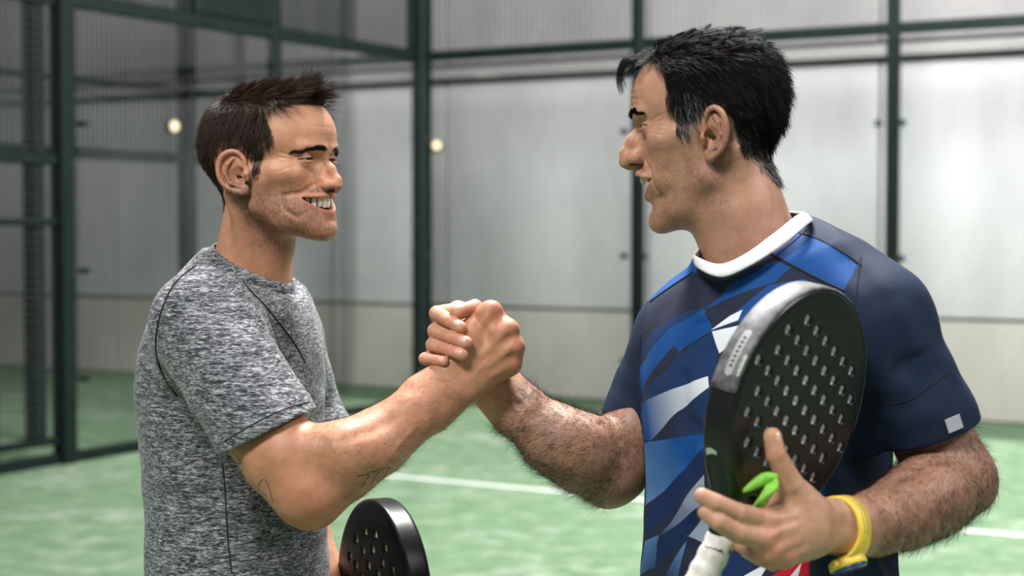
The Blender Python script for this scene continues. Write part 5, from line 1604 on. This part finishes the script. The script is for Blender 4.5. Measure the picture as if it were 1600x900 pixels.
# writing on the grip: the end of a word shows under the fingers
gdir = unit(CAM - locR(0, -0.19)); gdir = unit(gdir - Lr * (gdir @ Lr)); gex = np.cross(Lr, gdir)
def on_grip(a, y, lift=0.0002): return locR(0, y) + (gdir * math.cos(a) + gex * math.sin(a)) * (0.0172 + lift)
g = MB()                                                     # a worn, slanting line of print and a small black mark
g.tube([on_grip(-0.75 + 1.15 * u, -0.186 + 0.003 * u + 0.0006 * math.sin(u * 22)) for u in np.linspace(0, 1, 40)], [0.0004 + 0.0010 * u ** 4 for u in np.linspace(0, 1, 40)], 6)
for dy in (0.0, 0.0028): g.tube([on_grip(1.0 + da, -0.180 + dy) for da in (-0.06, 0.0, 0.06)], [0.0008, 0.0016, 0.0008], 8)
g.build('grip_lettering', m_ink, rootR, True)
# the lime strap knotted through the open throat
g = MB()
def ribbon(g, pts, w, side_, n=20):
    pts = np.array(pts, float); f = np.linspace(0, len(pts) - 1, n); V = []
    for v in f:
        i = min(int(v), len(pts) - 2); u = v - i
        p0, p1, p2, p3 = pts[max(i - 1, 0)], pts[i], pts[i + 1], pts[min(i + 2, len(pts) - 1)]
        q = 0.5 * (2 * p1 + (p2 - p0) * u + (2 * p0 - 5 * p1 + 4 * p2 - p3) * u * u + (3 * p1 - p0 - 3 * p2 + p3) * u ** 3)
        s = v / f[-1]; ww = w * (0.25 + 0.75 * math.sin(math.pi * min(max(s, 0.06), 0.94)) ** 0.7)
        sd = unit(np.asarray(side_[0]) * (1 - s) + np.asarray(side_[1]) * s)
        bul = np.cross(unit(p2 - p1), sd) * 0.0025
        V += [q - sd * ww / 2, q - bul, q + sd * ww / 2]
    g.add(V, [(i * 3 + j, i * 3 + j + 1, i * 3 + j + 4, i * 3 + j + 3) for i in range(n - 1) for j in range(2)])
ribbon(g, PP([(1214, 745, 1.765), (1196, 748, 1.757), (1178, 756, 1.757), (1162, 766, 1.764)]), 0.015, ((0, 0.2, 1), (0.3, 0.2, 1)))
ribbon(g, PP([(1208, 748, 1.762), (1204, 765, 1.752), (1192, 780, 1.752), (1178, 796, 1.764)]), 0.020, ((1, -0.2, 0.4), (1, -0.1, 0.5)))
ribbon(g, PP([(1210, 760, 1.768), (1200, 772, 1.764), (1190, 786, 1.764), (1184, 800, 1.775)]), 0.016, ((1, -0.2, 0.2), (1, 0.1, 0.4)))
sb = g.build('wrist_strap', m_green, rootR, True); sb.modifiers.new('thickness', 'SOLIDIFY').thickness = 0.0022

# the other racket, hanging from the grey-shirted man's far hand
La = unit((-0.02, 0.05, 1.0))
a_ = math.radians(62)
sd0 = unit(np.cross((0, -1, 0), La)); cm = unit(np.cross(sd0, La)); cm = cm if cm[1] < 0 else -cm
if sd0[0] > 0: sd0 = -sd0                                          # pointing left
Na = unit(cm * math.cos(a_) + sd0 * math.sin(a_)); Sa = np.cross(La, Na)
Oa = P(596, 778, 2.36) - La * 0.1385
ha = []
for rr, n_, ph in ((0.088, 15, 0.1), (0.064, 11, 0.3), (0.040, 7, 0.0), (0.016, 3, 0.5)):
    ha += [(rr * math.cos(2 * math.pi * i / n_ + ph), 0.004 + rr * math.sin(2 * math.pi * i / n_ + ph)) for i in range(n_)]
rootL = empty('padel_racket', Oa - La * 0.330, 'glossy black padel racket with brass-lined holes hanging beside grey t-shirt', 'racket')
racket(rootL, Oa, Sa, La, Na, ha, 0.0052, m_ink, (0.004, 0.004, 0.0045), (0.75, 0.62, 0.40))

# ---------------------------------------------------------------- wristwatch
m_yel = mat('yellow_silicone', (0.80, 0.58, 0.06), 0.45)
t = NT(m_yel); t.l(t.ramp(t.noise(t.coord(), 60, 2), [(0.3, (0.72, 0.50, 0.045)), (0.7, (0.86, 0.66, 0.09))]), t.b.inputs['Base Color'])
m_stripe = mat('grey_strap_stripe', (0.12, 0.12, 0.13), 0.5)
m_bezel = mat('blue_bezel', (0.02, 0.045, 0.16), 0.25)
m_dial = mat('pale_green_dial', (0.30, 0.40, 0.30), 0.3)
wc = P(1313, 827, 1.838); wa = unit(P(1345, 822, 1.866) - P(1290, 828, 1.815))
e1 = unit(np.array((0.08, 0, 1.0)) - wa * np.dot((0.08, 0, 1.0), wa)); e2 = np.cross(wa, e1)
if e2[1] > 0: e2 = -e2                                              # towards the camera
watch = empty('wristwatch', wc, 'yellow wristwatch with grey strap stripes on wrist holding the racket', 'watch')
def strap(w0, w1, th, mtl, name, ofs=0.0, lift=0.0, a0=-60, a1=240, parent=None):
    g = MB(); V = []; n = 60
    for i in range(n):
        a = math.radians(a0 + (a1 - a0) * i / (n - 1))
        o = e1 * math.sin(a) + e2 * math.cos(a)
        c = wc + e1 * (0.0340 * math.sin(a)) + e2 * (0.0300 * math.cos(a)) + o * lift
        k = 0.5 * (w0 + (w1 - w0) * sstep(0.1, -1.0, math.sin(a)))
        of = ofs * (1 + 0.5 * sstep(0.1, -1.0, math.sin(a)))
        for u, q in ((-1, 0), (-0.86, th), (0.86, th), (1, 0)): V.append(c + wa * (k * u + of) + o * q)
    g.add(V, [(i * 4 + j, i * 4 + (j + 1) % 4, i * 4 + 4 + (j + 1) % 4, i * 4 + 4 + j) for i in range(n - 1) for j in range(4)])
    return g.build(name, mtl, parent or watch, True)
sb_ = strap(0.023, 0.038, 0.0034, m_yel, 'strap')
for of in (-0.0033, 0.0033): strap(0.0016, 0.0016, 0.0004, m_stripe, 'strap_stripe', of, 0.0030, 0, 150, sb_)
dn = unit(-e1 * 0.86 + e2 * 0.52); cc_ = wc - e1 * 0.0330 + e2 * 0.012
def disc(c, n, prof, mtl, name, parent, seg=40):
    g = MB(); g.tube([c + n * z for z, r in prof], [r for z, r in prof], seg); return g.build(name, mtl, parent, True)
cs = disc(cc_, dn, [(-0.004, 0.017), (-0.002, 0.0205), (0.006, 0.0215), (0.0075, 0.0205), (0.0076, 0.012)], m_yel, 'case', watch)
disc(cc_, dn, [(0.0070, 0.0200), (0.0100, 0.0198), (0.0108, 0.0185), (0.0106, 0.0158), (0.0092, 0.0150)], m_bezel, 'bezel', cs)
dl = disc(cc_, dn, [(0.0085, 0.0152), (0.0094, 0.0150), (0.0095, 0.010)], m_dial, 'dial', cs)
hx = unit(np.cross(dn, (0.3, 0.2, 1))); hy = np.cross(dn, hx)
for a, l in ((0.5, 0.009), (2.2, 0.012)):
    g = MB(); d_ = hx * math.cos(a) + hy * math.sin(a); g.bar(cc_ + dn * 0.0099, cc_ + dn * 0.0099 + d_ * l, 0.0012, 0.0004, up=dn); g.build('hand', m_bezel, cs)
for k in range(12):
    a = k * math.pi / 6; d_ = hx * math.cos(a) + hy * math.sin(a)
    g = MB(); g.bar(cc_ + dn * 0.0107 + d_ * 0.0160, cc_ + dn * 0.0107 + d_ * 0.0178, 0.0010, 0.0004, up=dn); g.build('hour_mark', m_dial, cs)
disc(cc_ - wa * 0.0 + unit(-wa) * 0.0205 + dn * 0.002, unit(-wa), [(0, 0.0035), (0.004, 0.0042), (0.007, 0.0042), (0.0085, 0.003)], m_yel, 'crown', cs, 16)
# ---------------------------------------------------------------- bodies, far arm, legs, shorts, shoes
m_nail = mat('fingernail_gloss', (0.66, 0.42, 0.34), 0.22)
t = NT(m_nail); t.l(t.ramp(t.noise(t.coord(), 150, 2), [(0.3, (0.60, 0.36, 0.28)), (0.7, (0.70, 0.46, 0.38))]), t.b.inputs['Base Color'])
# far arm of the man in grey, hanging down to his racket's grip
gA = Oa - La * 0.25
AlA = Sculpt()
s0 = P(430, 520, 2.60); el = s0 + (gA - s0) * 0.5 + np.array((-0.05, 0.03, 0.02)); wr = gA + unit(el - gA) * 0.075
AlA.chain([s0, (s0 + el) / 2, el], (0.058, 0.052, 0.043), 0.02); AlA.chain([el, el + (wr - el) * 0.3, wr], (0.043, 0.044, 0.028), 0.02)
kn = [gA + La * (0.030 - 0.020 * i) for i in range(4)]
pdir = unit(wr - gA); pdir = unit(pdir - La * (pdir @ La)) if abs(pdir @ La) < 0.98 else Sa
qd = np.cross(La, pdir)
for i in range(4):
    a = kn[i] + pdir * 0.030 + qd * 0.016
    AlA.cone(wr, a, 0.019, 0.0115, 0.012)
    ring = [kn[i] + (pdir * math.cos(u) + qd * math.sin(u)) * 0.0275 for u in np.radians((30, 85, 140, 200, 250))]
    AlA.chain([a] + ring[1:], np.array((11, 9.8, 9.2, 8.6, 8.0)) * mm, 0.003)
AlA.chain([wr, gA + La * 0.045 + pdir * 0.026 - qd * 0.014, gA + La * 0.046 - qd * 0.028, gA + La * 0.036 - qd * 0.024 - pdir * 0.014], np.array((18, 13, 10.5, 9.5)) * mm, 0.008)
lo, hi = bounds([s0, el, wr, gA - La * 0.06, gA + La * 0.07], 0.07)
VaA, QaA = AlA.mesh(lo, hi, 0.003)
VaA = relax(VaA, QaA, 1, 0.4)

def legs(hip_c, side, front, name_cols, parent, shorts_mat, shoe_mat, sole_mat, sock_mat, skin):
    S = Sculpt(); T = Sculpt()
    T.ell(hip_c + np.array((0, 0, 0.02)), (0.13, 0.175, 0.14), 0.03, np.stack((front, side, (0, 0, 1.0))))
    pts = []
    for s, fw in ((-1, 0.06), (1, -0.05)):
        hp = hip_c + side * (0.088 * s); kn_ = np.array((hp[0], hp[1], 0.50)) + front * fw + side * (0.02 * s); an = np.array((hp[0], hp[1], 0.10)) + front * (fw - 0.02) + side * (0.035 * s)
        S.chain([hp, hp + (kn_ - hp) * 0.55, kn_, kn_ + (an - kn_) * 0.3 - front * 0.012, an, an - (0, 0, 0.05)], (0.088, 0.075, 0.056, 0.055, 0.038, 0.036), 0.02)
        T.chain([hp, hp + (kn_ - hp) * 0.82], (0.112, 0.100), 0.03)
        pts += [hp, kn_, an]
        toe = an + front * 0.17 - (0, 0, 0.06); heel = an - front * 0.06 - (0, 0, 0.055)
        Z = Sculpt(); Z.chain([heel, an + front * 0.03 - (0, 0, 0.045), toe - front * 0.04, toe], (0.040, 0.046, 0.044, 0.036), 0.02); Z.cone(an - (0, 0, 0.04), an + (0, 0, 0.01), 0.046, 0.044, 0.02)
        Z.cut((0, 0, 0.018), (0, 0, -1)); Z.cone(an + (0, 0, -0.0), an + (0, 0, 0.08), 0.036, 0.037, 0.004, 's')
        V, Q = Z.mesh(*bounds([toe, heel, an], 0.06), 0.005); sh = link('shoe', fast_mesh('shoe', relax(V, Q, 1, 0.4), [Q]), shoe_mat, parent)
        Z = Sculpt(); Z.chain([heel, an + front * 0.03 - (0, 0, 0.045), toe - front * 0.04, toe], (0.043, 0.049, 0.047, 0.039), 0.02); Z.cut((0, 0, 0.022), (0, 0, 1)); Z.cut((0, 0, 0.0), (0, 0, -1))
        V, Q = Z.mesh(*bounds([toe, heel, an], 0.07), 0.005); link('sole', fast_mesh('sole', V, [Q]), sole_mat, sh)
        g = MB(); g.tube([an - (0, 0, 0.02), an + (0, 0, 0.02), an + (kn_ - an) * 0.18, an + (kn_ - an) * 0.22], [0.041, 0.042, 0.047, 0.046], 20); g.build('sock', sock_mat, parent, True)
    for hp in (pts[0], pts[3]): pass
    T.cut((0, 0, pts[1][2] + 0.06), (0, 0, -1)); T.cut((0, 0, hip_c[2] + 0.12), (0, 0, 1))
    V, Q = T.mesh(*bounds(pts[0:2] + pts[3:5] + [hip_c + (0, 0, 0.1)], 0.14), 0.006)
    link('shorts', fast_mesh('shorts', relax(V, Q, 2, 0.45), [Q]), shorts_mat, parent)
    V, Q = S.mesh(*bounds(pts, 0.1), 0.006)
    return V, Q, np.tile(skin, (len(V), 1))
m_short_a = mat('charcoal_shorts', (0.03, 0.03, 0.035), 0.85); m_short_b = mat('navy_shorts', tuple(NAVY), 0.8)
m_shoe = mat('white_court_shoe', (0.62, 0.62, 0.62), 0.6); m_sole = mat('grey_rubber_sole', (0.18, 0.18, 0.18), 0.8); m_sock = mat('white_sock', (0.7, 0.7, 0.7), 0.9)
hipA = P(380, 1010, 2.42); hipB = P(1196, 1080, 2.155)
lgA = legs(hipA, sdA, ftA, None, personA, m_short_a, m_shoe, m_sole, m_sock, SKIN_A)
lgB = legs(hipB, sideB, frontB, None, personB, m_short_b, m_shoe, m_sole, m_sock, SKIN_B)
V, Q, C = merge([headA, (LA[0], LA[1], cLA), (VaA, QaA, np.tile(SKIN_A, (len(VaA), 1))), lgA])
bodyA = link('body', fast_mesh('body', V, [Q], cols=C), m_skin_a, personA)
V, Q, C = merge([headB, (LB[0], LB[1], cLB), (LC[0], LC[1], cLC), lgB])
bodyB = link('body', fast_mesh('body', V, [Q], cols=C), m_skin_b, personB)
nail_mesh('B', bodyB, m_nail)

# ---------------------------------------------------------------- hair on the arms, tattoos
def arm_hair(limb_, axis, n, length, r, col, mtl, parent, rng, keep, down=0.6, wob=0.25):
    V, Q, N = limb_
    m_ = keep(V)
    rp, rn = pick_roots(V, N, Q, m_, n, rng)
    d = np.tile(axis, (n, 1)) if np.ndim(axis) == 1 else axis
    d = tang(d + np.array((0, 0, -down)) + rng.normal(size=(n, 3)) * 0.35, rn)
    L = length * (0.5 + 0.8 * rng.rand(n))
    st = comb(rp, rn, d, L, np.full(n, 0.45), rng.normal(size=(n, 3)) * 0.35 - 0.25 * rn, 5, rng, wob)
    W_, Q_ = strands(rp, st, r, r * 0.35)
    tone = np.repeat(0.6 + 0.8 * rng.rand(n), 15)[:, None]
    return link('arm_hair', fast_mesh('arm_hair', W_, [Q_], cols=np.array(col) * tone), mtl, parent)
rngH = np.random.RandomState(23)
axA_ = unit(foreA[-1] - foreA[0]); axB_ = unit(foreB[-1] - foreB[0]); axC_ = unit(foreL[-1] - foreL[0])
def span(a, b, t0, t1):
    ba = b - a
    def f(V):
        t_ = ((V - a) @ ba) / (ba @ ba); return (t_ > t0) & (t_ < t1) & (seg_d(V, a, b) < 0.075)
    return f
arm_hair(LA, axA_, 5200, 0.012, 0.00008, (0.06, 0.030, 0.016), m_hair_a, bodyA, rngH, span(foreA[0], foreA[-1], 0.1, 1.1))
arm_hair(LB, axB_, 8000, 0.020, 0.00011, (0.018, 0.012, 0.010), m_hair_b, bodyB, rngH, span(foreB[0], foreB[-1], -0.15, 0.92), 0.9)
arm_hair(LC, axC_, 8500, 0.019, 0.00011, (0.018, 0.012, 0.010), m_hair_b, bodyB, rngH, span(foreL[0], foreL[-1], -0.12, 0.90), 0.9)
m_tat = mat('tattoo_ink', (0.030, 0.026, 0.028), 0.6)
hitArm = raycaster(LA[0], LA[1])
def tattoo(lines, r):
    g = MB()
    for pts in lines:
        q = on_cloth(hitArm, pts, 6 * (len(pts) - 1) + 1, -r * 0.72)
        if len(q) > 2: g.tube(q, r, 6)
    return g.build('tattoo', m_tat, bodyA, True)
for k in range(3):
    x, y = 557 + k * 16, 744 - k * 5.5
    tattoo([[(x, y), (x + 20, y - 3), ], [(x + 20, y - 3), (x + 7, y + 18)]], 0.0012)
tattoo([[(362, 706), (372, 716), (380, 728), (378, 738)], [(378, 712), (376, 724), (366, 722)]], 0.0010)
tattoo([[(408, 790), (404, 770), (406, 754), (414, 750), (421, 764), (426, 784)], [(410, 770), (418, 776)]], 0.0010)
